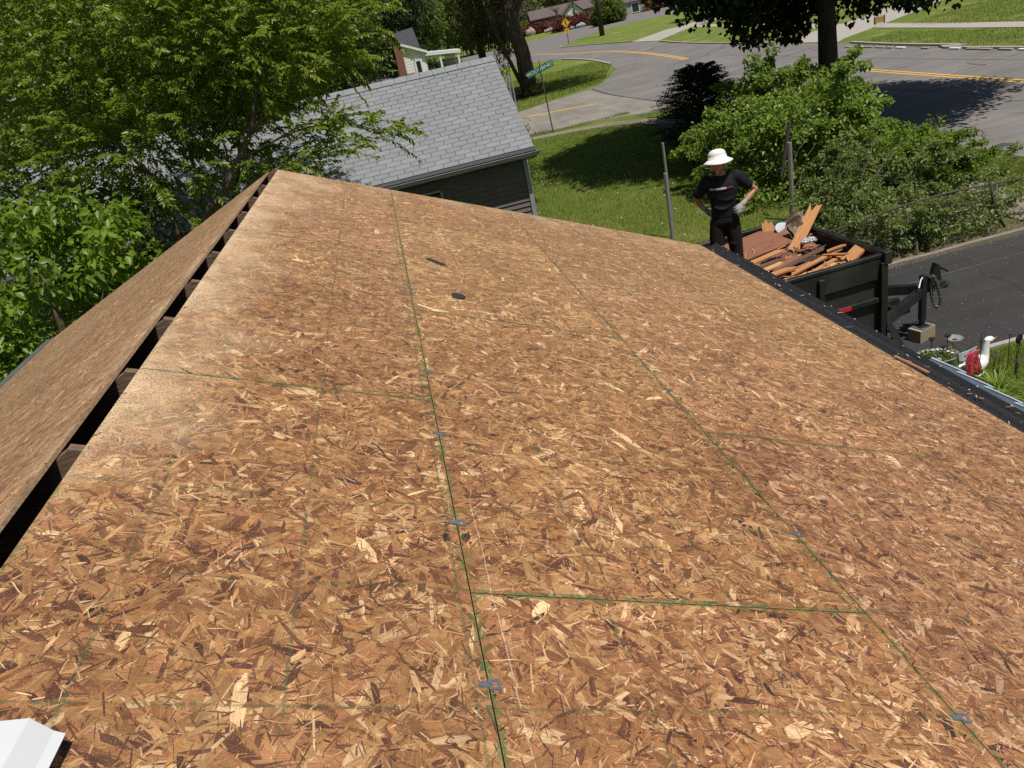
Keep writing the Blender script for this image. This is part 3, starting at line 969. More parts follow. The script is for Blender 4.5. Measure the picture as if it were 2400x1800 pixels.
mb.build('lip', simple('awning_lip', (0.40, 0.46, 0.52), (0.3, 0.35, 0.4), 8, 0.4), aw)
MB().bar((2.7, 2.6, 2.2), (3.6, 2.6, 2.0), .02, .02).bar((2.7, 4.6, 2.2), (3.6, 4.6, 2.0), .02, .02).build('bracket', 'grey_metal', aw)

# ================================================================== GREY NEIGHBOUR HOUSE
gh = thing('neighbour_house', 'low house with pale grey shingle roof and dark siding behind the sheathed roof', 'house', (-2, 19, 0), rad(2.4))
ghR = Matrix.Rotation(rad(2.4), 4, 'Z')
# local frame: x along ridge, origin (-2,19); eave at y=-2.62, right end x = +4.98
GHX1, GHX0, EY, EZ, RZ = 4.92, -9.5, -2.62, 2.50, 4.36
def GL_(x, s, n=0.0):      # s = distance down the slope from the ridge
    dy, dz = EY, EZ - RZ
    L = math.hypot(dy, dz)
    return Vector((x, dy * s / L, RZ + dz * s / L)) + Vector((0, dz, -dy)).normalized() * n * 1.0
SL = math.hypot(EY, EZ - RZ)
M['shingle'] = simple('grey_shingle', (0.211, 0.221, 0.225), (0.167, 0.174, 0.180), 5, 0.9, 0.1, c3=(0.195, 0.203, 0.212))
M['shingle2'] = simple('grey_shingle_light', (0.230, 0.239, 0.245), (0.180, 0.189, 0.195), 5, 0.9, 0.2)
M['shingle3'] = simple('grey_shingle_dark', (0.200, 0.209, 0.216), (0.160, 0.167, 0.173), 5, 0.9, 0.2)
M['shingle_gap'] = simple('shingle_gap', (0.065, 0.068, 0.074), (0.045, 0.047, 0.052), 30, 0.95)
M['siding'] = simple('siding', (0.155, 0.135, 0.125), (0.125, 0.108, 0.10), 6, 0.85, spec=.2)
M['trim_grey'] = simple('trim_grey', (0.30, 0.31, 0.32), (0.24, 0.25, 0.26), 6, 0.6)
rf = MB()
e_ = Vector((0, 0, -.09))
rf.prism([GL_(GHX0, 0, -.012), GL_(GHX0, SL, -.012), GL_(GHX0, SL, -.11), GL_(GHX0, 0, -.11)], (GHX1 - GHX0, 0, 0))
back = [Vector((0, -q.y, q.z)) for q in (GL_(0, 0, -.012), GL_(0, SL, -.012), GL_(0, SL, -.11), GL_(0, 0, -.11))]
rf.prism([Vector((GHX0, q.y, q.z)) for q in back], (GHX1 - GHX0, 0, 0))
roof = rf.build('roof', 'shingle_gap', gh, world=False)
# tabs
expo, tabw = 0.1345, 0.333
def tab_mesh(nm, mat, wj):
    mb = MB()
    w_ = tabw - 0.012 + wj
    L_ = expo + 0.02
    sl = (GL_(0, 1) - GL_(0, 0)).normalized()
    nn = Vector((0, EZ - RZ, -EY)).normalized()
    a = [Vector((-w_ / 2, 0, 0)) - sl * .02 + nn * (-.004), Vector((w_ / 2, 0, 0)) - sl * .02 + nn * (-.004), Vector((w_ / 2, 0, 0)) + sl * (L_ - .02) + nn * .0035, Vector((-w_ / 2, 0, 0)) + sl * (L_ - .02) + nn * .0035]
    mb.add(a + [q - nn * .0035 for q in a], [(0, 3, 2, 1), (4, 5, 6, 7), (0, 1, 5, 4), (1, 2, 6, 5), (2, 3, 7, 6), (3, 0, 4, 7)])
    me = bpy.data.meshes.new(nm)
    me.from_pydata([tuple(q) for q in mb.v], [], mb.f)
    me.materials.append(M[mat])
    bm = bmesh.new(); bm.from_mesh(me); bmesh.ops.recalc_face_normals(bm, faces=bm.faces); bm.to_mesh(me); bm.free()
    return me, mb
tabs = [tab_mesh('shingle', m_, w_) for m_, w_ in (('shingle', 0), ('shingle2', .002), ('shingle3', -.003))]
courses = int(SL / expo)
cells = []
for c in range(courses):
    off = [0.0, tabw * .5, tabw * .18, tabw * .66][c % 4] * (1 if c % 2 else 1)
    off = (tabw * .5 if c % 2 else 0.0) + random.uniform(-.012, .012)
    x = GHX1 - tabw / 2 - off
    if off > 0.05:
        cells.append((c, GHX1 - off / 2 - .002, off / tabw))
    while x > GHX0 + tabw:
        cells.append((c, x, 1.0))
        x -= tabw
# the largest in view, nearest the right-hand eave, as parts of their own
def vis_key(cell):
    c, x, _ = cell
    return (c * expo) * 0.6 + (x - 0) * 0.9
full = [q for q in cells if q[2] == 1.0]
full.sort(key=lambda q: -vis_key(q))
solo = set((q[0], q[1]) for q in full[:296])
rest = MB()
for c, x, wf in cells:
    k = random.choice([0, 0, 1, 2])
    P0 = GL_(x, c * expo + .02, .0)
    if (c, x) in solo:
        o = link('shingle', tabs[k][0], roof)
        o.location = P0 + Vector((0, 0, random.uniform(-.001, .0015)))
        o.rotation_euler = (random.uniform(-.006, .006), 0, 0)
    else:
        vs = [Vector((q[0] * wf, q[1], q[2])) + P0 for q in tabs[k][1].v]
        rest.add(vs, tabs[k][1].f, k)
o = rest.build('shingle_field', ['shingle', 'shingle2', 'shingle3'], roof, world=False)
o['kind'] = 'stuff'
# ridge cap pieces
x = GHX1 - .15
while x > GHX0:
    mb = MB()
    pr = [Vector((0, -.15, RZ - .095)), Vector((0, 0, RZ + .012)), Vector((0, .15, RZ - .095)), Vector((0, .15, RZ - .103)), Vector((0, 0, RZ + .004)), Vector((0, -.15, RZ - .103))]
    mb.prism([q + Vector((x - .15, 0, .012 if True else 0)) for q in pr], (.29, 0, 0))
    ob = mb.build('ridge_cap', 'shingle2', roof, world=False)
    x -= .30
# gutter and fascia
MB().prism([Vector((GHX0, EY - .005, EZ - .03)), Vector((GHX0, EY - .005, EZ - .11)), Vector((GHX0, EY - .05, EZ - .115)), Vector((GHX0, EY - .085, EZ - .03)), Vector((GHX0, EY - .073, EZ - .03)), Vector((GHX0, EY - .045, EZ - .10)), Vector((GHX0, EY - .015, EZ - .10)), Vector((GHX0, EY - .015, EZ - .03))], (GHX1 - GHX0 + .06, 0, 0)).build('gutter', 'trim_grey', gh, world=False)
MB().box(((GHX0 + GHX1) / 2, EY + .14, EZ - .15), (GHX1 - GHX0, .28, .02)).build('soffit', 'black_paint', gh, world=False)
WY = EY + .30
WXR = GHX1 - .22
# siding boards as pieces on the wall facing us
wallb = MB()
wallb.box(((GHX0 + WXR) / 2 + .1, WY + .06, 1.17), (WXR - GHX0 - .3, .1, 2.34))
wallb.prism([Vector((WXR - .08, WY + .02, 0)), Vector((WXR - .08, -WY, 0)), Vector((WXR - .08, -WY, 2.34)), Vector((WXR - .08, 0, RZ - .16)), Vector((WXR - .08, WY + .02, 2.34))], (.06, 0, 0))
wl = wallb.build('wall', 'siding', gh, world=False)
z = 2.30
while z > 0.05:
    MB().add([Vector((GHX0 + .3, WY - .002, z)), Vector((WXR - .05, WY - .002, z)), Vector((WXR - .05, WY - .026, z - .104)), Vector((GHX0 + .3, WY - .026, z - .104)),
              Vector((GHX0 + .3, WY + .009, z)), Vector((WXR - .05, WY + .009, z)), Vector((WXR - .05, WY + .009, z - .112)), Vector((GHX0 + .3, WY + .009, z - .112))],
             [(0, 3, 2, 1), (4, 5, 6, 7), (0, 1, 5, 4), (3, 7, 6, 2), (1, 2, 6, 5), (0, 4, 7, 3)]).build('siding_board', 'siding', wl, world=False)
    MB().add([Vector((WXR - .018, WY, z)), Vector((WXR - .018, -WY, z)), Vector((WXR - .006, -WY, z - .112)), Vector((WXR - .006, WY, z - .112))], [(0, 1, 2, 3)]).build('siding_board', 'siding', wl, world=False)
    z -= .1125
MB().box((WXR - .005, WY - .005, 1.17), (.09, .09, 2.34)).build('corner_board', 'trim_grey', gh, world=False)
wn = MB()
for a in ((2.40, WY - .02, 2.09, .74, .06, .05), (2.40, WY - .02, 1.21, .74, .06, .05)):
    wn.box(a[:3], a[3:])
for xx in (2.05, 2.75):
    wn.box((xx, WY - .02, 1.65), (.05, .06, .93))
wnf = wn.build('window', 'trim_grey', gh, world=False)
MB().box((2.40, WY - .008, 1.65), (.66, .022, .86)).build('pane', 'glass_dark', wnf, world=False)
# chimney box with dark metal shroud, vent pipe
MB().box((-.35, -.25, RZ + .12), (.55, .42, .42)).build('chimney', 'roof_dark', gh, world=False)
MB().box((-.35, -.25, RZ + .35), (.68, .55, .04)).build('chimney_cap', 'trim_grey', gh, world=False)
MB().box((-.75, -.45, RZ - .12), (.3, .3, .34)).build('chimney_flashing', 'grey_metal', gh, world=False)
MB().tube([(-.55, -1.5, 3.1), (-.55, -1.5, 3.72)], .05, 10).tube([(-.55, -1.5, 3.68), (-.55, -1.5, 3.76)], [.09, .06], 10).build('vent_pipe', 'roof_dark', gh, world=False)
# three thin pale pipes standing at the far right end of the house
for i, dx in enumerate((0, .07, .14)):
    o = MB().tube([(5.05 - 2 + dx, 19.0, 0), (5.05 - 2 + dx, 19.0, 3.95 - .04 * (i == 1))], .022, 8).build('steel_pipe', simple('pipe_grey', (0.42, 0.45, 0.46), None, 10, 0.4, metallic=0.4) if i == 0 else bpy.data.materials['pipe_grey'], at=(5.05 - 2 + dx, 19.0, 0))
    props(o, 'tall pale pipe beside the grey roof end, %s of three' % ('leftmost', 'middle', 'rightmost')[i], 'pipe', 'pipes at the end of the grey house')
#--PART2--
# ================================================================== DUMP TRAILER (local frame: x towards the tongue, y across)
TRZ = rad(3.2)
TO = Vector((5.28, 7.83, 0))
TM = Matrix.Translation(TO) @ Matrix.Rotation(TRZ, 4, 'Z')
tr = thing('dump_trailer', 'black dump trailer heaped with torn-off roof boards beside the driveway', 'trailer', TO, TRZ)
TLn, TWd, RIM = 2.62, 2.05, 1.80
def tp(name, mb, mat, par=None, **k):
    return mb.build(name, mat, par or tr, world=False, **k)
# near side: upper board, slot, lower panels, ribs
tp('side_board', MB().box((-TLn / 2, .02, RIM - .15), (TLn, .04, .26)), 'black_paint', bevel=.004)
tp('side_panel', MB().box((-TLn / 2, .055, 1.06), (TLn, .025, .86)), 'black_rough')
tp('top_rail', MB().bar((-TLn, .02, RIM + .01), (0, .02, RIM + .01), .06, .045), 'black_paint', bevel=.006)
tp('side_rail', MB().bar((-TLn, .012, 1.262), (0, .012, 1.262), .05, .06), 'black_paint', bevel=.004)
tp('lower_rail', MB().bar((-TLn, .012, .66), (0, .012, .66), .07, .10), 'black_paint', bevel=.004)
for x in (-.045, -.86, -1.68, -2.5):
    tp('side_post', MB().box((x, -.012, 1.10), (.085 if x > -.1 else .07, .07, 1.26)), 'black_paint', bevel=.005)
tp('reflector', MB().box((-.60, -.0150, 1.262), (.26, .006, .052)), 'red_tape')
# front end, far side, tail
tp('front_panel', MB().box((-.02, TWd / 2, 1.20), (.035, TWd - .08, 1.14)), 'black_rough')
tp('front_rail', MB().bar((-.01, 0, RIM + .012), (-.01, TWd, RIM + .012), .075, .06), 'black_paint', bevel=.008)
tp('corner_post', MB().box((-.01, -.012, 1.78), (.10, .10, .16)), 'black_paint', bevel=.01)
tp('far_side_board', MB().box((-TLn / 2, TWd - .02, 1.22), (TLn, .04, 1.15)), 'black_rough')
tp('far_rail', MB().bar((-TLn, TWd - .02, RIM + .012), (-.05, TWd - .02, RIM + .012), .06, .05), 'black_paint', bevel=.006)
tp('floor', MB().box((-TLn / 2, TWd / 2, .72), (TLn - .1, TWd - .15, .05)), 'black_rough')
tp('frame', MB().bar((-TLn, .45, .55), (1.05, .93, .55), .08, .14).bar((-TLn, TWd - .45, .55), (1.05, TWd - .93, .55), .08, .14), 'black_paint')
# fender plate at the front corner
fp = MB().prism([Vector((-.02, -.05, .93)), Vector((.05, -.05, .93)), Vector((.17, -.14, .62)), Vector((.20, -.24, .36)), Vector((.06, -.20, .52))], (.0, -.012, 0))
fp.prism([Vector((.00, -.03, .66)), Vector((.10, .0, .62)), Vector((.30, -.04, .48)), Vector((.42, -.10, .36)), Vector((.16, -.24, .34))], (0, .015, 0))
tp('fender_plate', fp, 'black_paint')
for x in (-1.0, -1.85):
    wq = MB()
    wq.tube([(x, -.05, .36), (x, -.25, .36)], .36, 24)
    wo = tp('wheel', wq, 'black_rough')
    MB().tube([(x, -.252, .36), (x, -.262, .36)], .19, 16).build('rim', 'grey_metal', wo, world=False)
# tongue with cross member, jack, coupler and pump box
tp('tongue', MB().bar((0, .22, .74), (1.30, TWd / 2 - .05, .70), .08, .13).bar((0, TWd - .22, .74), (1.30, TWd / 2 + .05, .70), .08, .13).bar((.62, .60, .70), (.62, TWd - .60, .70), .06, .09), 'black_paint')
tp('coupler', MB().box((1.50, TWd / 2, .70), (.34, .10, .10)).box((1.46, TWd / 2, .80), (.10, .13, .12)).ell((1.68, TWd / 2, .68), (.07, .06, .06)), 'black_rough')
tp('pump_box', MB().prism([Vector((.05, .50, .78)), Vector((.40, .50, .78)), Vector((.40, .50, 1.14)), Vector((.05, .50, 1.34))], (0, 1.0, 0)), 'black_rough', bevel=.01)
JX, JY = 1.27, TWd / 2 - .10
tp('jack', MB().box((JX, JY, .62), (.075, .075, .66)).box((JX, JY, .26), (.055, .055, .14)).box((JX, JY, .212), (.14, .14, .015)), 'black_paint', bevel=.004)
tp('jack_handle', MB().tube([(JX - .02, JY - .02, .94), (JX - .08, JY - .05, .91), (JX - .16, JY - .12, .84)], .009, 8), 'white_metal')
tp('hitch_post', MB().prism([Vector((1.46, 1.02, .74)), Vector((1.64, 1.02, .74)), Vector((1.60, 1.02, .98)), Vector((1.54, 1.02, 1.02))], (0, .07, 0)).tube([(1.6, 1.05, .95), (1.80, 1.1, .82)], .016, 6), 'black_paint')
chp = [(1.42, .92, .90), (1.46, .90, .80), (1.48, .89, .70), (1.50, .88, .60), (1.51, .87, .50), (1.48, .88, .43), (1.45, .92, .48), (1.43, .94, .58), (1.42, .95, .68), (1.41, .96, .78)]
ch = MB()
pp = smooth_path(chp, 4)
for i in range(0, len(pp) - 1):
    a, b = Vector(pp[i]), Vector(pp[i + 1])
    d = (b - a).normalized()
    s = d.orthogonal().normalized()
    if i % 2: s = d.cross(s)
    c = (a + b) / 2
    loop = [c + d * (.030 * math.cos(t)) + s * (.017 * math.sin(t)) for t in [2 * PI * q / 8 for q in range(9)]]
    ch.tube(loop, .0075, 5, cap=False)
tp('safety_chain', ch, simple('chain_metal', (0.20, 0.19, 0.17), (0.08, 0.075, 0.07), 40, 0.5, metallic=0.5))
bl = thing('support_block', 'pale timber block with a plate under the trailer jack', 'block', TM @ Vector((JX, JY, 0)), TRZ + .25)
MB().box((0, 0, .095), (.30, .20, .19)).build('block', simple('block_tan', (0.36, 0.29, 0.19), (0.22, 0.175, 0.11), 18, 0.9, .3, stretch=(1, 5, 5)), bl, world=False)
MB().box((.0, .0, .197), (.20, .18, .012)).build('plate', 'grey_metal', bl, world=False)

# ------------------------------------------------------------------ torn boards in the trailer
WOODS = {
    'red': simple('board_red', (0.27, 0.115, 0.060), (0.17, 0.065, 0.034), 9, 0.85, .3, stretch=(.6, 6, 6), c3=(0.20, 0.085, 0.05)),
    'brown': simple('board_brown', (0.155, 0.078, 0.055), (0.085, 0.040, 0.028), 9, 0.9, .3, stretch=(.6, 7, 7), c3=(0.11, 0.06, 0.045)),
    'orange': simple('board_orange', (0.50, 0.245, 0.095), (0.33, 0.14, 0.05), 9, 0.8, .3, stretch=(.6, 8, 8), c3=(0.42, 0.19, 0.07)),
    'yellow': simple('board_yellow', (0.62, 0.38, 0.16), (0.44, 0.23, 0.08), 12, 0.8, .3, stretch=(.8, 8, 8)),
    'dark': simple('board_dark', (0.055, 0.030, 0.024), (0.025, 0.015, 0.012), 9, 0.9, .3, stretch=(.6, 6, 6)),
}
def board(label, c, L_, W_, T_, rz, ry=0, rx=0, wood='brown', cat='board', name='torn_board', splinter=.12, group='torn-off boards in the trailer'):
    """a board with splintered ends; c in world coordinates, angles in degrees"""
    n = max(4, int(W_ / .022))
    ya = np.linspace(-W_ / 2, W_ / 2, n)
    e0 = [-L_ / 2 + random.random() ** 1.5 * splinter * L_ for _ in ya]
    e1 = [L_ / 2 - random.random() ** 1.5 * splinter * L_ for _ in ya]
    vs, fs = [], []
    bow = random.uniform(-.012, .012) * L_
    NS = 5
    for i, yv in enumerate(ya):
        for j in range(NS):
            x = e0[i] + (e1[i] - e0[i]) * j / (NS - 1)
            zb = bow * (1 - (2 * x / L_) ** 2)
            vs += [(x, yv, T_ / 2 + zb), (x, yv, -T_ / 2 + zb)]
    def I(i, j, k): return (i * NS + j) * 2 + k
    for i in range(n - 1):
        for j in range(NS - 1):
            fs += [(I(i, j, 0), I(i, j + 1, 0), I(i + 1, j + 1, 0), I(i + 1, j, 0)), (I(i, j, 1), I(i + 1, j, 1), I(i + 1, j + 1, 1), I(i, j + 1, 1))]
        fs += [(I(i, 0, 0), I(i + 1, 0, 0), I(i + 1, 0, 1), I(i, 0, 1)), (I(i, NS - 1, 0), I(i, NS - 1, 1), I(i + 1, NS - 1, 1), I(i + 1, NS - 1, 0))]
    for j in range(NS - 1):
        fs += [(I(0, j, 0), I(0, j, 1), I(0, j + 1, 1), I(0, j + 1, 0)), (I(n - 1, j, 0), I(n - 1, j + 1, 0), I(n - 1, j + 1, 1), I(n - 1, j, 1))]
    o = MB().add(vs, fs).build(name, WOODS[wood])
    o.location = c
    o.rotation_euler = (rad(rx), rad(ry), rad(rz))
    return props(o, label, cat, group)
# the two big sheets at the tail, one lapped over the other
board('large reddish brown plywood sheet nearest the worker in the trailer', (4.30, 9.15, 1.68), 1.35, 1.05, .016, 28, -2, 3, 'red', splinter=.05, name='plywood_sheet', cat='plywood sheet')
board('upper brown plywood sheet lapped over the larger one, torn at its right end', (4.58, 9.42, 1.76), 1.45, .62, .016, 10, -3, 5, 'red', splinter=.16, name='plywood_sheet', cat='plywood sheet')
board('long narrow plywood piece with a dark front edge under the big sheets', (4.45, 8.78, 1.66), 1.35, .30, .016, 20, 0, 4, 'brown', splinter=.25, name='plywood_sheet', cat='plywood sheet')
board('orange plank standing up against the far rim of the trailer, left one', (4.75, 9.66, 1.78), .42, .15, .02, 70, -58, 0, 'orange', splinter=.3, name='plank')
board('long orange splintered plank leaning up and out over the far rim', (5.02, 9.18, 1.89), .90, .15, .022, 38, -27, 8, 'orange', splinter=.28, name='plank')
board('short square-ended orange plank at the front corner of the trailer', (5.08, 8.18, 1.76), .42, .17, .03, 24, -16, 0, 'orange', splinter=.03, name='plank')
board('thin orange lath lying across the planks near the front corner', (4.88, 8.24, 1.80), .34, .05, .02, -62, -8, 0, 'orange', splinter=.1, name='plank')
board('thin orange lath making a triangle near the front end', (4.98, 8.38, 1.82), .30, .04, .02, 12, 0, 0, 'orange', splinter=.1, name='plank')
board('long yellow plank lying along the near side of the trailer', (4.35, 8.02, 1.72), 1.05, .12, .02, 9, -2, 0, 'yellow', splinter=.2, name='plank')
board('wide yellow split plank in the near side middle', (4.15, 8.10, 1.69), .80, .16, .02, 16, 0, 0, 'yellow', splinter=.25, name='plank')
board('dark brown short board lying on the near rim by the roof gutter', (3.92, 7.93, 1.74), .42, .20, .02, 30, 2, 6, 'brown', splinter=.05, name='plank')
board('orange slat running from the middle to the front corner', (4.62, 8.26, 1.76), .95, .07, .02, 20, -3, 0, 'orange', splinter=.15, name='plank')
board('second orange slat just beside the longer slat', (4.72, 8.14, 1.74), .75, .06, .02, 24, -2, 0, 'orange', splinter=.15, name='plank')
board('long thin orange batten left of the silver bag', (4.35, 8.55, 1.72), .72, .06, .03, 20, -3, 0, 'orange', splinter=.1, name='plank')
board('reddish board with split ends below the big sheets', (4.02, 8.55, 1.66), .95, .22, .02, 24, -1, 4, 'red', splinter=.3, name='plank')
board('brown board under the batten in the middle', (4.50, 8.40, 1.64), .80, .20, .02, 14, -3, -3, 'brown', splinter=.3, name='plank')
board('reddish torn board at the roof side of the heap', (3.75, 8.30, 1.64), .85, .24, .02, 33, 0, 2, 'red', splinter=.25, name='plank')
board('dark weathered board at the middle of the heap', (4.70, 8.62, 1.66), .60, .18, .02, -8, 3, 5, 'dark', splinter=.3, name='plank')
board('torn orange wood tip sticking out right of the upper sheet', (4.98, 9.52, 1.74), .36, .13, .02, 20, -8, 12, 'orange', splinter=.45, name='plank')
# deeper layers: pieces nothing tells apart
for i in range(60):
    lx, ly = random.uniform(-2.3, -.25), random.uniform(.22, 1.85)
    q = TM @ Vector((lx, ly, 0))
    z_ = random.uniform(1.44, 1.70) - .12 * (ly > 1.2) * (lx > -1.0)
    wd = random.choice(['brown', 'brown', 'red', 'red', 'orange', 'dark', 'yellow', 'orange'])
    L_ = random.uniform(.4, 1.0)
    lx = max(min(lx, -.1 - L_ / 2), -2.5 + L_ / 2)
    q = TM @ Vector((lx, ly, 0))
    board('splintered %s board low in the heap, %s, %s' % ({'red': 'reddish brown', 'brown': 'brown', 'orange': 'orange', 'dark': 'blackened', 'yellow': 'yellow'}[wd], 'at the tail end' if lx < -1.6 else ('towards the front end' if lx > -.85 else 'half way along'), 'by the near side' if ly < .6 else ('by the far side' if ly > 1.4 else 'in the middle')), (q.x, q.y, z_), L_, random.uniform(.07, .20), .02,
          random.gauss(16, 22) if ly > .35 and ly < 1.65 else random.gauss(5, 5), random.uniform(-8, 6), random.uniform(-10, 10), wd, splinter=random.uniform(.08, .35))
for i in range(16):
    lx, ly = random.uniform(-1.7, -.55), random.uniform(.30, 1.25)
    q = TM @ Vector((lx, ly, 0))
    wd = ['red', 'orange', 'brown', 'yellow'][i % 4]
    side = 'nearest the roof edge' if lx < -1.2 else ('above the red reflector' if lx < -.85 else 'by the front corner')
    board('flat %s plank lying on top of the heap %s, %s row' % ({'red': 'reddish', 'orange': 'orange', 'brown': 'dark brown', 'yellow': 'yellowish'}[wd], side, 'near' if ly < .75 else 'far'), (q.x, q.y, random.uniform(1.72, 1.80)), random.uniform(.55, .95), random.uniform(.06, .15), .02,
          random.gauss(19, 8), random.uniform(-5, 2), random.uniform(-5, 5), wd, splinter=random.uniform(.15, .35), name='plank')
# smaller chips and shingle scraps scattered on top, countless
cp = MB()
for i in range(110):
    q = TM @ Vector((random.uniform(-2.2, -.15), random.uniform(.12, 1.6), random.uniform(1.68, 1.76)))
    Rm = Matrix.Rotation(random.uniform(0, PI), 3, 'Z') @ Matrix.Rotation(random.uniform(-.5, .5), 3, 'Y')
    cp.box(q, (random.uniform(.05, .26), random.uniform(.01, .03), .006), Rm, random.choice([0, 1, 2, 2, 3]))
o = cp.build('wood_chips', [WOODS['brown'], WOODS['red'], WOODS['orange'], WOODS['dark']])
props(o, 'loose wood chips and splinters scattered over the boards in the trailer', 'wood chips', kind='stuff')
# bags and the pale disc
sb = MB()
for i in range(9):
    sb.ell((random.uniform(-.10, .10), random.uniform(-.05, .05), random.uniform(.0, .03)), (random.uniform(.035, .06), random.uniform(.03, .05), random.uniform(.02, .03)), 8, 6)
o = sb.build('crumpled_foil', simple('foil', (0.60, 0.60, 0.62), (0.40, 0.41, 0.43), 40, 0.25, 1.0, metallic=0.55, bdist=.02), smooth=False)
o.location = (4.86, 8.80, 1.84); o.rotation_euler = (0, .2, .2)
props(o, 'crumpled silvery plastic bag lying in the middle of the trailer', 'plastic bag')
bgm = MB()
nx, nz = 9, 8
vs = []
for j in range(nz):
    for i in range(nx):
        t, s = i / (nx - 1), j / (nz - 1)
        vs.append((-.17 * (1 - .25 * s) + .34 * t * (1 - .25 * s), .05 * math.sin(t * 7 + s * 3) + .04 * math.cos(s * 9 + t * 4), .42 * s + .03 * math.sin(t * 9)))
fs = [(j * nx + i, j * nx + i + 1, (j + 1) * nx + i + 1, (j + 1) * nx + i) for j in range(nz - 1) for i in range(nx - 1)]
vs2 = [(x, y + .05, z) for x, y, z in vs]
o = MB().add(vs, fs).add(vs2, fs).build('paper_sack', simple('paper_sack', (0.26, 0.19, 0.13), (0.12, 0.08, 0.055), 16, 0.85, .6, c3=(0.36, 0.31, 0.27)), fix=False)
o.location = (5.02, 9.16, 1.68); o.rotation_euler = (rad(-25), rad(8), rad(20))
props(o, 'crumpled brown paper sack standing behind the leaning plank', 'sack')
o = MB().ell((0, 0, 0), (.17, .10, .012), 20, 6).build('plastic_lid', simple('pale_lid', (0.52, 0.58, 0.63), (0.45, 0.5, 0.56), 6, .35), smooth=True)
o.location = (4.95, 9.62, 1.80); o.rotation_euler = (rad(58), rad(12), rad(25))
props(o, 'pale blue-grey oval plastic lid propped at the far end of the trailer', 'lid')
o = MB().tube([(5.24, 7.98, 1.80), (5.20, 7.97, 1.90), (5.27, 8.02, 1.97), (5.30, 8.06, 1.86)], .004, 5).build('wire', 'mesh_wire', at=(5.24, 7.98, 1.8))
props(o, 'loose bent wire sticking up at the front corner of the trailer rim', 'wire')

# ================================================================== WORKER
PB = Vector((3.65, 8.52, 1.63))
PR = math.atan2(-3.60, 8.52) * -1.0     # turn the front (-y) towards the roof
PSC = .95
person = thing('person', 'person in a white bucket hat and dark t-shirt standing with hands on hips', 'person', PB, -rad(18))
person.scale = (.93, .95, .95)
def caps(mb, pts, rads, n=12):
    P_ = [Vector(p) for p in pts]
    mb.tube(P_, rads, n)
    for p, r in zip(P_, rads):
        mb.ell(p, (r, r, r), n, 8)
def remesh(o, vox, sm=6, fac=.6):
    r = o.modifiers.new('remesh', 'REMESH'); r.mode = 'VOXEL'; r.voxel_size = vox; r.use_smooth_shade = True
    s = o.modifiers.new('smooth', 'SMOOTH'); s.factor = fac; s.iterations = sm
    return o
HC = Vector((-.03, -.035, 1.605))       # head centre; looks down to the picture's left
HR = Matrix.Rotation(rad(-14), 3, 'Z') @ Matrix.Rotation(rad(-3), 3, 'X')
Lsh, Rsh = Vector((.185, 0, 1.415)), Vector((-.185, 0, 1.405))
Lel, Lwr = Vector((.400, .05, 1.205)), Vector((.230, -.080, 1.080))
Rel, Rwr = Vector((-.325, .10, 1.195)), Vector((-.235, .12, 1.04))
b = MB()
caps(b, [(0, .01, .94), (0, .005, 1.10), (0, 0, 1.28), (0, .0, 1.37)], [.10, .09, .095, .08])
caps(b, [Lsh, Vector((.295, .025, 1.30)), Lel, Vector((.32, -.01, 1.14)), Lwr], [.062, .052, .042, .042, .027])
caps(b, [Rsh, Vector((-.275, .05, 1.285)), Rel, Vector((-.29, .115, 1.12)), Rwr], [.062, .052, .042, .041, .027])
caps(b, [(0, .01, 1.40), (-.01, -.005, 1.50), HC - Vector((0, -.02, .06))], [.075, .056, .055])
caps(b, [(.095, .01, .90), (.115, .0, .50), (.12, .01, .09)], [.088, .058, .04])
caps(b, [(-.095, .01, .90), (-.125, .0, .50), (-.14, .01, .09)], [.088, .058, .04])
def hp(x, y, z): return HC + HR @ Vector((x, y, z))
b.ell(HC, (.074, .092, .112), 20, 14, HR)
b.ell(hp(0, -.018, -.062), (.052, .068, .052), 14, 10, HR)          # jaw
b.ell(hp(0, -.082, -.092), (.022, .018, .018), 10, 8, HR)           # chin
b.ell(hp(0, -.098, -.018), (.012, .020, .026), 10, 8, HR)           # nose
b.ell(hp(0, -.108, -.030), (.016, .012, .010), 10, 8, HR)
b.ell(hp(0, -.084, .018), (.055, .014, .010), 10, 8, HR)            # brow
b.ell(hp(0, -.091, -.058), (.024, .010, .006), 10, 8, HR)           # lips
b.ell(hp(0, -.090, -.067), (.020, .010, .006), 10, 8, HR)
for s in (-1, 1):
    b.ell(hp(s * .076, .008, -.012), (.010, .020, .030), 10, 8, HR) # ears
    b.ell(hp(s * .048, -.060, -.030), (.020, .020, .022), 10, 8, HR) # cheeks
body = remesh(b.build('body', 'skin', person, world=False, smooth=True), .0075, 4, .5)
for s in (-1, 1):
    e = MB().ell(hp(s * .030, -.0865, .002), (.011, .006, .006), 10, 6, HR).build('eye', 'hair', person, world=False, smooth=True)
hb_ = MB().ell(HC + Vector((0, .012, .010)), (.080, .090, .112), 18, 12, HR)
remesh(hb_.build('hair', 'hair', person, world=False, smooth=True), .012, 2)
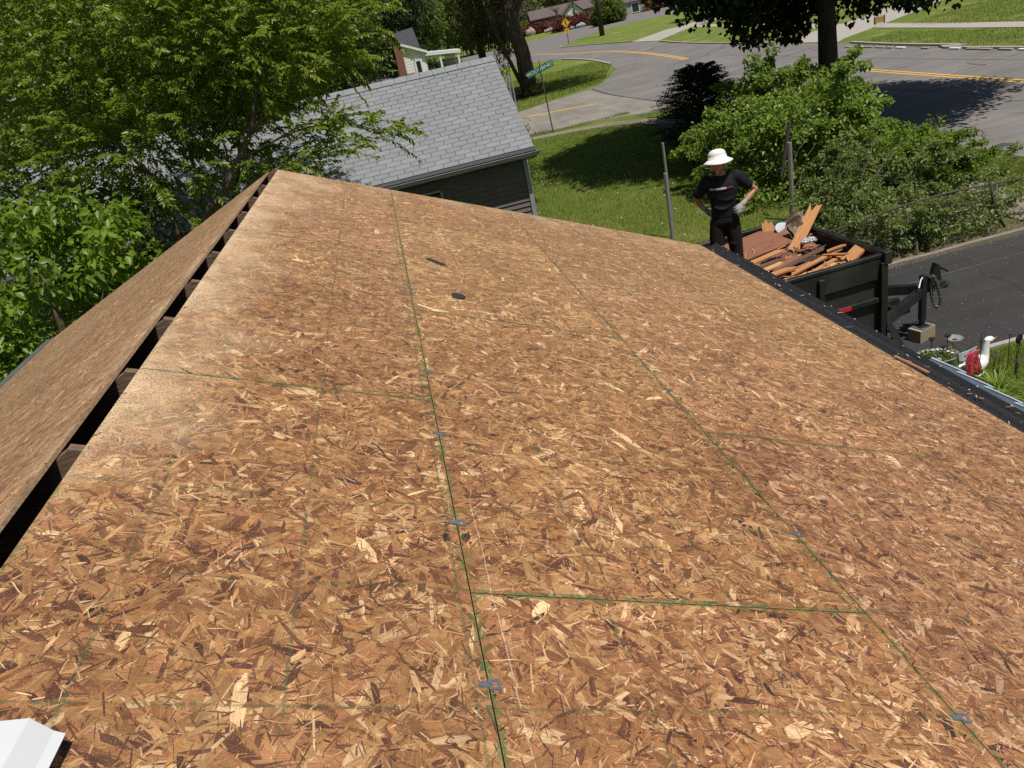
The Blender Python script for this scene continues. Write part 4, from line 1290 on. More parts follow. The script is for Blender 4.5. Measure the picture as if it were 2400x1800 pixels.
# t-shirt
s_ = MB()
def oval(mb, secs, n=24):
    """stack of elliptical sections (cx,cy,z,rx,ry)"""
    vs, fs = [], []
    for cx, cy, z_, rx, ry in secs:
        for k in range(n):
            t = 2 * PI * k / n
            c_, s2 = math.cos(t), math.sin(t)
            vs.append((cx + rx * (abs(c_) ** .85) * (1 if c_ > 0 else -1), cy + ry * (abs(s2) ** .85) * (1 if s2 > 0 else -1), z_))
    for i in range(len(secs) - 1):
        for k in range(n):
            k2 = (k + 1) % n
            fs.append((i * n + k, i * n + k2, (i + 1) * n + k2, (i + 1) * n + k))
    fs += [tuple(range(n))[::-1], tuple((len(secs) - 1) * n + k for k in range(n))]
    mb.add(vs, fs)
oval(s_, [(0, .01, .945, .168, .128), (0, .01, .98, .163, .126), (0, .01, 1.05, .154, .123), (0, .005, 1.16, .168, .132), (0, 0, 1.28, .190, .140), (0, 0, 1.36, .188, .120), (0, .0, 1.42, .150, .090), (-.002, .0, 1.462, .078, .072)])
caps(s_, [Vector((.12, 0, 1.385)), Lsh, Vector((.262, .018, 1.33)), Vector((.312, .030, 1.28))], [.075, .080, .074, .070])
caps(s_, [Vector((-.12, 0, 1.38)), Rsh, Vector((-.245, .035, 1.325)), Vector((-.290, .06, 1.255))], [.075, .078, .071, .068])
# soft folds across the front
for z_, x_, L_ in ((1.17, .02, .11), (1.06, -.03, .10)):
    pts = [(x_ + L_ * t, -.118 - .012 * (1 - t * t), z_ + .035 * t * t - .012 * t) for t in (-1, -.6, -.2, .2, .6, 1)]
    s_.tube(pts, [.004, .008, .010, .010, .008, .004], 8)
shirt = remesh(s_.build('shirt', 'shirt', person, world=False, smooth=True), .012, 3, .5)
st = MB()
nst = 20
vs, fs = [], []
for k in range(nst + 1):
    x = -.160 + .28 * k / nst
    yy = -.1445 + .075 * (abs(x + .0) / .185) ** 2.4
    for z_ in (1.314, 1.334):
        vs.append((x, yy - .001, z_))
        vs.append((x, yy - .006, z_))
for k in range(nst):
    a = 4 * k
    mi = 0 if k < 9 else (1 if k < 14 else 2)
    fs.append((a + 1, a + 5, a + 7, a + 3))
    fs.append((a + 3, a + 7, a + 6, a + 2)); fs.append((a, a + 4, a + 5, a + 1))
m_ = MB(); m_.add(vs, fs)
m_.m = [x for k in range(nst) for x in [(0 if k < 9 else (1 if k < 14 else 2))] * 3]
m_.build('chest_stripe', ['stripe_b', 'stripe_w', 'stripe_r'], shirt, world=False)
# trousers
p_ = MB()
oval(p_, [(0, .01, .86, .172, .125), (0, .01, .91, .170, .125), (0, .01, .98, .158, .120)])
caps(p_, [(.088, .01, .88), (.105, .0, .68), (.118, -.005, .45), (.125, .01, .22), (.13, .01, .05)], [.100, .098, .085, .078, .075])
caps(p_, [(-.088, .01, .88), (-.112, .0, .68), (-.13, -.005, .45), (-.142, .01, .22), (-.15, .01, .05)], [.100, .098, .085, .078, .075])
for q in ((.10, .60), (.12, .42), (-.11, .55), (-.13, .36)):
    p_.tube([(q[0] - .07, -.07, q[1]), (q[0], -.098, q[1] - .02), (q[0] + .07, -.06, q[1] + .02)], [.006, .014, .006], 8)
remesh(p_.build('trousers', 'pants', person, world=False, smooth=True), .013, 3, .5)
for s in (-1, 1):
    sh = MB()
    sh.ell((s * .14, -.05, .045), (.05, .135, .05), 14, 8)
    remesh(sh.build('shoe', 'black_rough', person, world=False, smooth=True), .012, 3)
# hat: crown, band seam and drooping brim
ht = MB()
secs = [(0.0, .118), (.045, .112), (.075, .100), (.105, .080), (.122, .048), (.130, .004)]
HT = HC + Vector((0, .012, .062))
HRt = Matrix.Rotation(rad(-14), 3, 'Z') @ Matrix.Rotation(rad(-9), 3, 'X') @ Matrix.Rotation(rad(-5), 3, 'Y')
def hatring(z_, r, n=32, wav=0.0):
    return [HT + HRt @ Vector((r * math.cos(2 * PI * k / n), r * 1.08 * math.sin(2 * PI * k / n), z_ + wav * math.sin(4 * PI * k / n + .6))) for k in range(n)]
rings = [hatring(-.052, .186, wav=.014), hatring(-.034, .160, wav=.010), hatring(-.015, .135, wav=.004), hatring(0, .116), hatring(.028, .113), hatring(.034, .108), hatring(.040, .110), hatring(.065, .103), hatring(.090, .086), hatring(.106, .052), hatring(.111, .006)]
vs = [q for r_ in rings for q in r_]
fs = []
for i in range(len(rings) - 1):
    for k in range(32):
        k2 = (k + 1) % 32
        fs.append((i * 32 + k, i * 32 + k2, (i + 1) * 32 + k2, (i + 1) * 32 + k))
fs.append(tuple(len(rings) * 32 - 32 + k for k in range(32)))
hat = MB().add(vs, fs).build('hat', 'hat', person, world=False, smooth=True, fix=False)
sd = hat.modifiers.new('solid', 'SOLIDIFY'); sd.thickness = .004
# neck flap and chin cord
fl_ = MB()
vs = []
for k in range(9):
    t = -.9 + 1.8 * k / 8
    for z_, r in ((-.03, .12), (-.10, .135), (-.17, .15)):
        vs.append(HT + Vector((r * math.sin(t) + .015, r * math.cos(t) + .01, z_)))
fs = [(3 * k + j, 3 * k + 3 + j, 3 * k + 4 + j, 3 * k + 1 + j) for k in range(8) for j in range(2)]
fo = fl_.add(vs, fs).build('neck_flap', 'hat', hat, world=False, smooth=True, fix=False)
MB().tube([hp(.078, -.02, .02), hp(.070, -.05, -.06), hp(.02, -.09, -.125), hp(-.055, -.055, -.06), hp(-.075, -.02, .02)], .0032, 6).build('chin_cord', 'hair', hat, world=False)
# gloves: palm and five bent fingers
def hand(wr, d, up, side, name='glove'):
    d = Vector(d).normalized(); up = Vector(up); up = (up - d * up.dot(d)).normalized(); sd_ = d.cross(up) * side
    wr = Vector(wr)
    g_ = MB()
    caps(g_, [wr - d * .035, wr + d * .01], [.034, .032])
    R_ = Matrix((d, sd_, up)).transposed()
    g_.ell(wr + d * .055, (.052, .043, .020), 14, 10, R_)
    fl4 = [(.034, .070, .0), (.012, .082, .06), (-.011, .076, .10), (-.032, .060, .14)]
    for off, L_, bend in fl4:
        st_ = wr + d * .075 + sd_ * off
        k1 = st_ + d * L_ * .42 + sd_ * off * .25
        k2 = k1 + (d * math.cos(.55) - up * math.sin(.55)) * L_ * .33 + sd_ * off * .12
        k3 = k2 + (d * math.cos(1.1) - up * math.sin(1.1)) * L_ * .27
        caps(g_, [st_, k1, k2, k3], [.0115, .0108, .0098, .0085], 8)
    st_ = wr + d * .02 + sd_ * .030
    caps(g_, [st_, st_ + sd_ * .028 + d * .022 - up * .012, st_ + sd_ * .036 + d * .052 - up * .026], [.0135, .0118, .0098], 8)
    return remesh(g_.build(name, 'glove', person, world=False, smooth=True), .005, 3, .5)
hand(Lwr, Vector((.130, -.155, 1.02)) - Lwr, (.25, -.8, .35), -1)
hand(Rwr, Vector((-.165, .15, .96)) - Rwr, (-.85, .2, .2), 1)

# ================================================================== WEATHERED POSTS
def post(p, h_, lean, s, label, group='weathered fence posts'):
    mb = MB()
    x, y = p
    mb.tube([(x, y, -.1), (x + lean[0] * .5, y + lean[1] * .5, h_ * .5), (x + lean[0], y + lean[1], h_)], [s, s * .95, s * .9], 7)
    return props(mb.build('fence_post', 'wood_post', at=(x, y, 0)), label, 'fence post', group)
post((5.56, 15.86), 1.50, (-.0, .0), .050, 'shorter grey wooden post left of the worker')
post((5.66, 16.05), 2.10, (-.02, .0), .032, 'taller thin grey post rising behind the shorter one left of the worker')
post((8.03, 15.17), 1.66, (0, 0), .055, 'grey wooden post in front of the big green bush')
o = MB().bar((8.02, 15.55, .95), (8.20, 15.45, 2.02), .07, .04).build('fence_post', simple('old_dark_wood', (0.09, 0.075, 0.06), (0.05, 0.04, 0.03), 12, .9, .3, stretch=(5, 5, .6)), at=(7.9, 15.5, 0))
props(o, 'dark slanting old board leaning in the bush behind the grey post', 'fence post', 'weathered fence posts')

# ================================================================== CHAIN LINK FENCE
cf = thing('chain_link_fence', 'rusty chain link fence overgrown with shrubs along the driveway edge', 'fence', (9.0, 11.78, 0))
M['rust'] = simple('rusty_pipe', (0.085, 0.065, 0.05), (0.04, 0.028, 0.02), 30, .8, .2)
MB().tube(smooth_path([(6.3, 11.85, .76), (7.34, 11.82, .80), (8.0, 11.78, .90), (9.1, 11.80, .93), (10.05, 11.85, .86), (10.75, 11.95, .80)], 4), .017, 8).build('top_rail', 'rust', cf, smooth=True)
MB().tube([(10.34, 11.88, -.05), (10.05, 11.84, .42), (9.90, 11.80, .93)], .026, 8).build('post', 'rust', cf, smooth=True)
mw = MB()
px_ = 6.4
sp = .058
k = 0
while px_ < 10.1:
    for sgn in (1, -1):
        x0_, x1_ = px_, px_ + sgn * .86
        if x1_ < 6.3 or x1_ > 10.2: continue
        pts = [(x0_ + (x1_ - x0_) * j / 6, 11.80 + .006 * sgn + .02 * math.sin(px_ * 2 + j), .03 + .86 * j / 6) for j in range(7)]
        mw.tube(pts, .0017, 3, cap=False)
    px_ += sp
    k += 1
o = mw.build('wire_mesh', simple('fence_wire', (0.11, 0.105, 0.095), (0.06, 0.055, 0.05), 30, .6, metallic=.3), cf, fix=False)
o['kind'] = 'stuff'
# ================================================================== FOLIAGE NEAR
def sprays(name, parent, origin, starts, dirs, lens, leafL, leafW, per, mat, droop=0.9, hang=0.8, twig=None, twr=0.005, r=rng, tint=None):
    """arching twigs carrying paired narrow leaves"""
    n = len(starts)
    t = (np.arange(per) + .5) / per
    side = np.where(np.arange(per) % 2 == 0, 1.0, -1.0)
    dirs = unit(dirs)
    P = starts[:, None, :] + dirs[:, None, :] * (lens[:, None] * t[None])[..., None]
    P[..., 2] -= droop * 0.35 * lens[:, None] * (t[None] ** 2)
    tang = dirs[:, None, :] - np.array([0, 0, 1.0]) * (droop * 0.7 * t[None])[..., None]
    tang = unit(tang)
    sd = unit(np.cross(tang, np.array([0, 0, 1.0])) + 1e-4)
    D = unit(tang * .55 + sd * side[None, :, None] * .8 + np.array([0, 0, -hang]) + r.normal(size=P.shape) * .28)
    Nn = unit(np.array([0, 0, 1.0]) * .8 + r.normal(size=P.shape) * .5 + sd * side[None, :, None] * .3)
    m = n * per
    L = leafL * (.6 + .7 * r.random(m))
    tb = r.random(n) if tint is None else tint
    T = np.repeat(tb, per) * .5 + r.random(m) * .5
    leaves_mesh(name, P.reshape(-1, 3), D.reshape(-1, 3), Nn.reshape(-1, 3), L, L * leafW / leafL, mat, T, parent, origin)

def ell_pts(c, R, n, shell=0.3, r=rng):
    d = rand_dirs(n, r)
    return np.array(c) + d * (shell + (1 - shell) * r.random((n, 1)) ** .6) * np.array(R), d

# --- arching narrow-leaved tree between the two houses
tb_ = (-3.3, 12.9, 0)
t1 = thing('tree', 'big multi-stemmed tree with narrow glossy drooping leaves left of the grey roof', 'tree', tb_)
stems = [[(-3.3, 12.9, -.1), (-3.14, 12.5, 3.0), (-2.67, 12.5, 3.57), (-2.25, 12.5, 4.02), (-1.91, 12.5, 4.42), (-1.75, 12.5, 4.75), (-1.58, 12.5, 5.1), (-1.35, 12.7, 5.7), (-1.0, 12.9, 6.4)],
         [(-1.91, 12.5, 4.42), (-1.64, 12.5, 4.55), (-1.41, 12.5, 4.65), (-.95, 12.4, 4.95), (-.3, 12.4, 5.2)],
         [(-3.3, 12.9, -.1), (-3.6, 12.9, 2.6), (-3.62, 12.9, 3.9), (-3.9, 12.9, 4.5), (-4.3, 13.0, 5.3), (-4.6, 13.2, 6.4)],
         [(-3.3, 12.9, -.1), (-3.2, 13.2, 2.8), (-3.05, 13.2, 4.2), (-2.9, 13.3, 5.2), (-2.7, 13.4, 6.6)],
         [(-3.3, 12.9, -.1), (-2.9, 13.4, 2.8), (-2.4, 13.6, 4.0), (-2.2, 13.6, 5.0), (-1.8, 13.8, 6.5)],
         [(-3.14, 12.5, 3.0), (-2.2, 12.3, 3.55), (-1.4, 12.2, 3.80), (-.7, 12.2, 3.95)],
         [(-2.25, 12.5, 4.02), (-1.3, 12.3, 4.25), (-.5, 12.3, 4.2), (.1, 12.3, 3.85)]]
mb = MB()
for i, s in enumerate(stems):
    sp_ = smooth_path(s, 4)
    r0_ = [.060, .030, .05, .05, .045, .022, .020][i]
    mb.tube(sp_, [r0_ * (1 - .72 * j / (len(sp_) - 1)) for j in range(len(sp_))], 8)
mb.build('stems', 'twig', t1, smooth=True)
Aa, da = ell_pts((-3.1, 14.2, 6.3), (3.0, 2.6, 2.1), 2300, .25)
Bb, db = ell_pts((-3.9, 13.4, 4.5), (2.2, 1.9, 1.15), 560, .2)
Dd, dd_ = ell_pts((-1.3, 13.1, 5.75), (1.9, 1.3, 1.0), 520, .25)
Ee, de = ell_pts((-2.6, 13.0, 3.7), (1.5, 1.0, .7), 60, .2)
right_pts = []
for s, cnt in ((stems[1], 46), (stems[5], 46), (stems[6], 44)):
    sp_ = np.array(smooth_path(s, 10))
    for _ in range(cnt):
        q = sp_[int(len(sp_) * random.uniform(.3, .999))]
        right_pts.append(q + np.array([random.gauss(0, .12), random.gauss(0, .15), random.gauss(0, .1)]))
Cc = np.array(right_pts)
dc = np.column_stack([np.abs(rng.normal(size=len(Cc))) * .8 + .1, rng.normal(size=len(Cc)) * .5, rng.normal(size=len(Cc)) * .35])
St = np.concatenate([Aa, Bb, Dd, Ee, Cc])
Dr = np.concatenate([da, db, dd_, de, dc]) + rng.normal(size=(len(St), 3)) * .35 + np.array([.25, -.1, .45])
sprays('crown', t1, tb_, St, Dr, .30 + .34 * rng.random(len(St)), .092, .036, 32, 'leaf_narrow', .7, .32)

# --- lime young maple, low left
t2b = (-5.0, 10.6, 0)
t2 = thing('tree', 'bright lime-green young maple with broad leaves low at the left edge', 'tree', t2b)
MB().tube(limb_path((-5, 10.6, -.1), (-4.7, 10.3, 3.4), 0, 6, .2), .05, 8).tube(limb_path((-4.9, 10.5, 2), (-3.4, 10.0, 3.6), .1, 6, .2), .022, 6).tube(limb_path((-4.9, 10.5, 1.6), (-3.9, 9.6, 2.7), .1, 6, .2), .022, 6).build('stems', 'twig', t2, smooth=True)
K = 120
cs, _ = ell_pts((-4.75, 10.35, 3.15), (1.85, 1.0, 1.3), K, .45)
P, D, Nn, L, W, T = clump_leaves(cs, np.full(K, .24), 70, .115, .6, .85, .62)
leaves_mesh('crown', P, D, Nn, L, W, 'leaf_lime', T, t2, t2b)

make_tree('tree', 'dense mid-green tree in the shade behind the lime maple', 'tree', (-7.0, 13.6, 0), 4.6, (-6.9, 13.2, 2.4), (3.3, 2.3, 2.3), 'leaf_mid', 'twig', .10, 210, 110, .5, .11, .5, limbs=7)
make_tree('tree', 'tall full tree filling the upper left corner of the picture', 'tree', (-11, 22, 0), 12, (-10.5, 22, 7.0), (6.5, 4.5, 5.5), 'leaf_mid', 'bark', .25, 260, 150, .85, .17, .5)
make_tree('tree', 'rounded dark green maple beyond the ridge of the grey roof', 'tree', (-2.6, 31, 0), 11, (-2.7, 31, 6.0), (3.5, 3.4, 4.4), 'leaf_mid', 'bark', .25, 300, 150, .62, .15, .55, shell=.6)
make_tree('tree', 'tall dark brownish spruce behind the white house chimney', 'tree', (3.0, 106, 0), 20, (3.0, 106, 10), (6.0, 5.0, 9.5), 'leaf_dark', 'bark', .35, 320, 120, 1.3, .38, .35, droop=1.2)
make_tree('tree', 'dark tree rising to the left of the tall spruce', 'tree', (-7, 44, 0), 16, (-7, 44, 8.5), (6.5, 4, 8.2), 'leaf_dark', 'bark', .3, 260, 140, 1.1, .24, .45)
# --- the leaning trunk with hanging brown-green foliage
make_tree('tree', 'big leaning tree with a deeply furrowed trunk behind the green street sign', 'tree', (10.35, 54.6, 0), 13, (11.5, 54, 11.2), (6.0, 5.0, 4.2), 'leaf_mid', 'bark_grey', .58, 200, 120, 1.2, .26, .5, limbs=8,
          trunk_pts=[(10.45, 54.7, -.2), (10.3, 54.7, .5), (10.3, 54.7, 1.5), (10.2, 54.6, 3), (9.9, 54.6, 4.6), (9.95, 54.6, 6.2), (10.3, 54.6, 8.0), (10.7, 54.5, 10.5)])
lt_ = bpy.context.scene.objects[[o_.name for o_ in bpy.context.scene.objects if o_.get('label', '').startswith('big leaning tree')][0]]
tpth = smooth_path([(10.45, 54.7, -.1), (10.3, 54.7, .5), (10.3, 54.7, 1.5), (10.2, 54.6, 3), (9.9, 54.6, 4.6), (9.95, 54.6, 6.2), (10.3, 54.6, 8.0)], 3)
bk = MB()
for k in range(26):
    a = 2 * PI * k / 26 + random.uniform(-.08, .08)
    tw_ = random.uniform(-.05, .12)
    for seg in range(3):
        i0 = random.randint(0, 4) + seg * 5
        pts, rs_ = [], []
        for j in range(i0, min(i0 + random.randint(4, 7), len(tpth))):
            fr_ = j / (len(tpth) - 1)
            rad_t = .58 * (1.28 if j == 0 else 1.0) * (1 - .42 * fr_) + .0
            aa = a + tw_ * j + random.uniform(-.05, .05)
            p0_ = tpth[j]
            pts.append((p0_[0] + math.cos(aa) * rad_t, p0_[1] + math.sin(aa) * rad_t, p0_[2]))
            rs_.append(random.uniform(.035, .075))
        if len(pts) > 2:
            rs_[0] = rs_[-1] = .01
            bk.tube(pts, rs_, 5)
o = bk.build('bark_ridges', 'bark_grey', lt_)
o['kind'] = 'stuff'
MB().tube([(9.75, 54.3, .9), (9.4, 54.2, 1.9), (8.9, 54, 3.4), (8.3, 54, 5.6), (8.0, 54, 7.5)], [.16, .13, .12, .1, .06], 8).build('side_stem', 'bark', lt_, smooth=True)
make_tree('tree', 'brownish drooping tree with a dark trunk beyond the right end of the grey ridge', 'tree', (8.35, 61, 0), 10, (9.2, 60.5, 6.2), (1.9, 2.4, 4.2), 'leaf_brown', 'bark', .36, 130, 120, .75, .22, .35, droop=1.5, limbs=8, trunk_top=.75)
# undergrowth at the leaning trunk's foot
u_ = thing('bush', 'low weedy suckers round the foot of the leaning trunk', 'bush', (10.2, 53.6, 0))
cs, _ = ell_pts((10.2, 53.7, .35), (1.2, .9, .5), 40, .3)
P, D, Nn, L, W, T = clump_leaves(cs, np.full(40, .3), 40, .14, .1)
leaves_mesh('foliage', P, D, Nn, L, W, 'leaf_brown', T, u_, (10.2, 53.6, 0))
u_ = thing('bush', 'small shrub growing at the right end of the grey house', 'bush', (3.95, 22.6, 0))
cs, _ = ell_pts((3.9, 22.6, 1.3), (.22, .3, 1.2), 40, .3)
P, D, Nn, L, W, T = clump_leaves(cs, np.full(40, .13), 30, .06, .1)
leaves_mesh('foliage', P, D, Nn, L, W, 'leaf_bush', T, u_, (3.95, 22.6, 0))

# --- street maple
mt = make_tree('tree', 'large street maple with a thick dark trunk and overhanging crown beside the road', 'tree', (12.9, 21.9, 0), 12, (13.8, 22.9, 8.3), (7.0, 5.9, 5.1), 'leaf_maple', 'bark', .36, 1500, 150, .80, .165, .95, droop=.7, limbs=14, shell=.35, trunk_top=.62, lumpy=.12, limb_lo=.8,
               cut=lambda c: (np.hypot(c[:, 0] - 12.9, c[:, 1] - 21.9) < 2.3) & (c[:, 2] < 6.6),
               trunk_pts=[(12.9, 21.9, -.2), (12.9, 21.9, .6), (12.88, 21.9, 2), (12.86, 21.9, 3.5), (12.88, 21.9, 5), (12.9, 21.9, 7.5)])

# --- bushes by the lawn
def bush(label, c, R, K, per, clump, leaf, mat, asp=.55, stems=True, extra=None, shell=.55, lumpy=.22, droop=.15, name='bush', shoots=.35):
    base = (c[0], c[1], 0)
    root = thing(name, label, 'bush', base)
    cs = crown_points(c, R, K, shell, lumpy=lumpy)
    cs[:, 2] = np.abs(cs[:, 2] - .05) + .05
    rd = clump * (.6 + .8 * rng.random(K))
    if extra is not None:
        cs = np.concatenate([cs, extra])
        rd = np.concatenate([rd, np.full(len(extra), clump * .5)])
    # arching shoots that break the outline
    ns = int(K * shoots)
    if ns:
        ii = rng.integers(0, K, ns)
        dd = unit(cs[ii] - np.array(c)) * np.array([1, 1, .6]) + np.array([0, 0, .55]) + rng.normal(size=(ns, 3)) * .3
        dd = unit(dd)
        sl_ = clump * (1.0 + 1.6 * rng.random(ns))
        sh = np.concatenate([cs[ii] + dd * (sl_ * q)[:, None] - np.array([0, 0, 1.0]) * (sl_ * q * q * .35)[:, None] for q in (.5, .8, 1.1)])
        cs = np.concatenate([cs, sh])
        rd = np.concatenate([rd, np.full(len(sh), clump * .32)])
    P, D, Nn, L, W, T = clump_leaves(cs, rd, per if not ns else int(per * .72), leaf, droop, .7, asp)
    keep = P[:, 2] > .01
    leaves_mesh('foliage', P[keep], D[keep], Nn[keep], L[keep], W[keep], mat, T[keep], root, base)
    if stems:
        mb = MB()
        for i in range(34):
            q = cs[(i * 13) % len(cs)]
            mb.tube(limb_path((c[0] + random.gauss(0, .3), c[1] + random.gauss(0, .3), 0), q, .05, 5, .5), [.02, .018, .014, .011, .008, .005], 5)
        mb.build('stems', 'twig', root)
    return root
sap = np.array([(9.30 + random.gauss(0, .16) + .0 * h_, 19.0 + random.gauss(0, .15), 2.0 + h_) for h_ in np.linspace(0, 1.1, 12)] +
               [(9.9 + random.gauss(0, .5), 19.2 + random.gauss(0, .3), 2.35 + random.gauss(0, .2)) for _ in range(6)] +
               [(11.1 + random.gauss(0, .35), 19.4 + random.gauss(0, .2), 2.1 + random.gauss(0, .2)) for _ in range(6)])
bush('big rounded bright green shrub beside the worker, taller at its left', (9.60, 18.2, 1.05), (2.0, 2.3, 1.35), 480, 84, .29, .095, 'leaf_bush', extra=sap, shell=.66, lumpy=.22, asp=.62)
bush('loose olive shrub with bare arching twigs above the trailer', (9.65, 14.1, .55), (1.6, 1.2, .74), 360, 60, .20, .064, 'leaf_sparse', shell=.3, lumpy=.45, shoots=.6)
bush('yellow-green rounded shrub at the right end of the hedge', (10.45, 14.6, .68), (1.0, 1.1, .78), 240, 80, .19, .068, 'leaf_lime', shell=.5)
bush('creeper and low growth tangled over the chain link fence', (8.6, 12.25, .36), (2.1, .55, .46), 330, 60, .17, .060, 'leaf_sparse', shell=.2, lumpy=.5)
# bare twigs over the loose shrub
tw = thing('dead_branches', 'bare curved twigs tangled over the olive shrub', 'branches', (9.2, 14.3, .8))
mb = MB()
for i in range(46):
    a = np.array([random.uniform(7.8, 10.4), random.uniform(13.2, 15.6), random.uniform(.6, 1.1)])
    an = random.uniform(-.4, .9)
    L_ = random.uniform(.4, 1.1)
    bpt = a + np.array([math.cos(an) * L_, math.sin(an) * L_ * .6, random.uniform(.1, .7)])
    mb.tube(limb_path(a, bpt, random.uniform(.05, .25), 6, .6), [.009, .008, .007, .006, .005, .004, .003], 4)
mb.build('twigs', simple('dead_twig', (0.17, 0.145, 0.115), (0.09, 0.075, 0.06), 20, .9), tw)

# --- dark yew: tiers of needle sprays
yb = (9.80, 24.1, 0)
yw = thing('conifer', 'dark spiky evergreen behind the worker left of the street maple', 'conifer', yb)
MB().tube([(9.80, 24.1, -.1), (9.80, 24.1, 2.6)], [.11, .03], 8).build('trunk', 'bark', yw)
n = 900
zz = .25 + 2.3 * rng.random(n) ** .85
an = rng.random(n) * 2 * PI
rmax = 1.45 * (1 - (np.clip(zz - .7, 0, 3) / 2.4) ** 1.4) * (0.5 + .75 * rng.random(n))
rmax = np.clip(rmax, .15, 2)
dirs = np.stack([np.cos(an), np.sin(an), .25 + .6 * rng.random(n)], 1)
sts = np.stack([9.80 + np.cos(an) * rmax * .35, 24.1 + np.sin(an) * rmax * .35, zz], 1)
sprays('foliage', yw, yb, sts, dirs, rmax * .72 + .14, .085, .030, 34, 'leaf_yew', .75, .35)
nb = make_tree('tree', 'small dark shrub in the shade at the foot of the evergreen', 'bush', (9.1, 22.2, 0), .9, (9.2, 22.2, .5), (.8, .6, .5), 'leaf_maple', 'twig', .03, 60, 60, .18, .07, limbs=4)

# ================================================================== GRASS BLADES (nobody could count them)
def blades(name, label, boxes, n, h0, h1, mat='blade', w=.012, avoid=None):
    pts = []
    tot = sum((b[1] - b[0]) * (b[3] - b[2]) for b in boxes)
    for b in boxes:
        m = int(n * (b[1] - b[0]) * (b[3] - b[2]) / tot)
        pts.append(np.stack([b[0] + (b[1] - b[0]) * rng.random(m), b[2] + (b[3] - b[2]) * rng.random(m)], 1))
    pts = np.concatenate(pts)
    if avoid is not None:
        pts = pts[~avoid(pts)]
    m = len(pts)
    # patchy height
    pat = .6 + .8 * (np.sin(pts[:, 0] * 2.3 + 1.7 * np.sin(pts[:, 1] * 1.1)) * np.sin(pts[:, 1] * 2.9 + pts[:, 0]) * .5 + .5)
    hgt = (h0 + (h1 - h0) * rng.random(m)) * pat
    d = rng.normal(size=(m, 3)) * .35
    d[:, 2] = 1
    d = unit(d)
    s = unit(np.cross(d, rng.normal(size=(m, 3))))
    ww = w * (.6 + .8 * rng.random(m))[:, None]
    base = np.column_stack([pts, np.zeros(m)])
    V = np.stack([base - s * ww / 2, base + s * ww / 2, base + d * hgt[:, None]], 1).reshape(-1, 3)
    me = bpy.data.meshes.new(name)
    me.vertices.add(3 * m); me.vertices.foreach_set('co', V.astype(np.float32).ravel())
    me.loops.add(3 * m); me.loops.foreach_set('vertex_index', np.arange(3 * m, dtype=np.int32))
    me.polygons.add(m); me.polygons.foreach_set('loop_start', (np.arange(m) * 3).astype(np.int32))
    me.update(calc_edges=True)
    at = me.attributes.new('tint', 'FLOAT', 'POINT')
    T = rng.random(m) * .6 + .4 * pat / 1.4
    at.data.foreach_set('value', np.repeat(np.clip(T, 0, 1), 3).astype(np.float32))
    me.materials.append(M[mat])
    return props(link(name, me), label, 'grass', kind='stuff')
def not_lawn(p):
    x, y = p[:, 0], p[:, 1]
    a = (y > 34.6 - (x - 6.2) * .25) & (x < 11)         # footpath edge of the side street
    b_ = (x > 10.6) & (x < 12.0) & (y < 33)
    c = (x > 13.7)
    d_ = (y < 11.6)
    e_ = (x < 3.1) & (y > 16) & (y < 22)
    edge_noise = .12 * np.sin(x * 9) 
    return a | b_ | c | d_ | e_
blades('lawn_grass', 'unmown grass of the side lawn between the grey house and the pavement', [(2.6, 13.7, 11.6, 34.6)], 150000, .05, .13, avoid=not_lawn)
blades('verge_grass', 'rough grass verge along the near edge of the road', [(11.9, 13.95, 10, 30), (6.2, 11.2, 35.6, 36.2)], 30000, .04, .12, w=.018, avoid=lambda p: (p[:, 1] > 12.5) & (p[:, 0] > 13.6 + .15 * np.sin(p[:, 1] * 5) ) & (p[:, 1] < 18))
blades('far_verge_grass', 'mown grass strips and lawns across the road', [(24.95, 28.9, 14, 43), (30.5, 44, 14, 52)], 60000, .05, .12, w=.03, avoid=lambda p: (p[:, 1] > 41 + (p[:, 0] - 26) * .55))
blades('island_grass', 'grass on the corner plot around the leaning tree', [(6, 19, 46.5, 70)], 40000, .05, .14, w=.035, avoid=lambda p: (p[:, 0] > 8 + (p[:, 1] - 46.6) * 1.25) | (p[:, 0] > 14 + (p[:, 1] - 50) * .36))

# ================================================================== STREET THINGS
# street name sign
ss = thing('street_sign', 'green street name blades on a leaning pole at the corner of the side street', 'street sign', (7.45, 35.66, 0))
pole_top = Vector((7.35, 35.68, 2.72))
MB().tube([(7.45, 35.66, -.1), pole_top], .03, 8).build('pole', simple('sign_pole', (0.12, 0.13, 0.11), (0.07, 0.075, 0.06), 20, .6, metallic=.3), ss)
sd = (Vector((7.86, 35.66, 2.86)) - Vector((6.88, 35.62, 2.62))).normalized()
M['sign_green'] = simple('sign_green', (0.01, 0.17, 0.105), (0.008, 0.14, 0.085), 8, .45)
M['sign_white'] = simple('sign_white', (0.75, 0.78, 0.76), (0.7, 0.72, 0.7), 8, .45)
c0 = pole_top + Vector((0, -.04, .04))
bl_ = MB().bar(c0 - sd * .64, c0 + sd * .64, .012, .27).build('name_blade', 'sign_green', ss)
MB().bar(pole_top + Vector((-.05, -.38, .24)), pole_top + Vector((.08, .40, .30)), .012, .18).build('name_blade', simple('sign_back', (0.012, 0.05, 0.045), (0.01, 0.035, 0.03), 8, .6), ss)
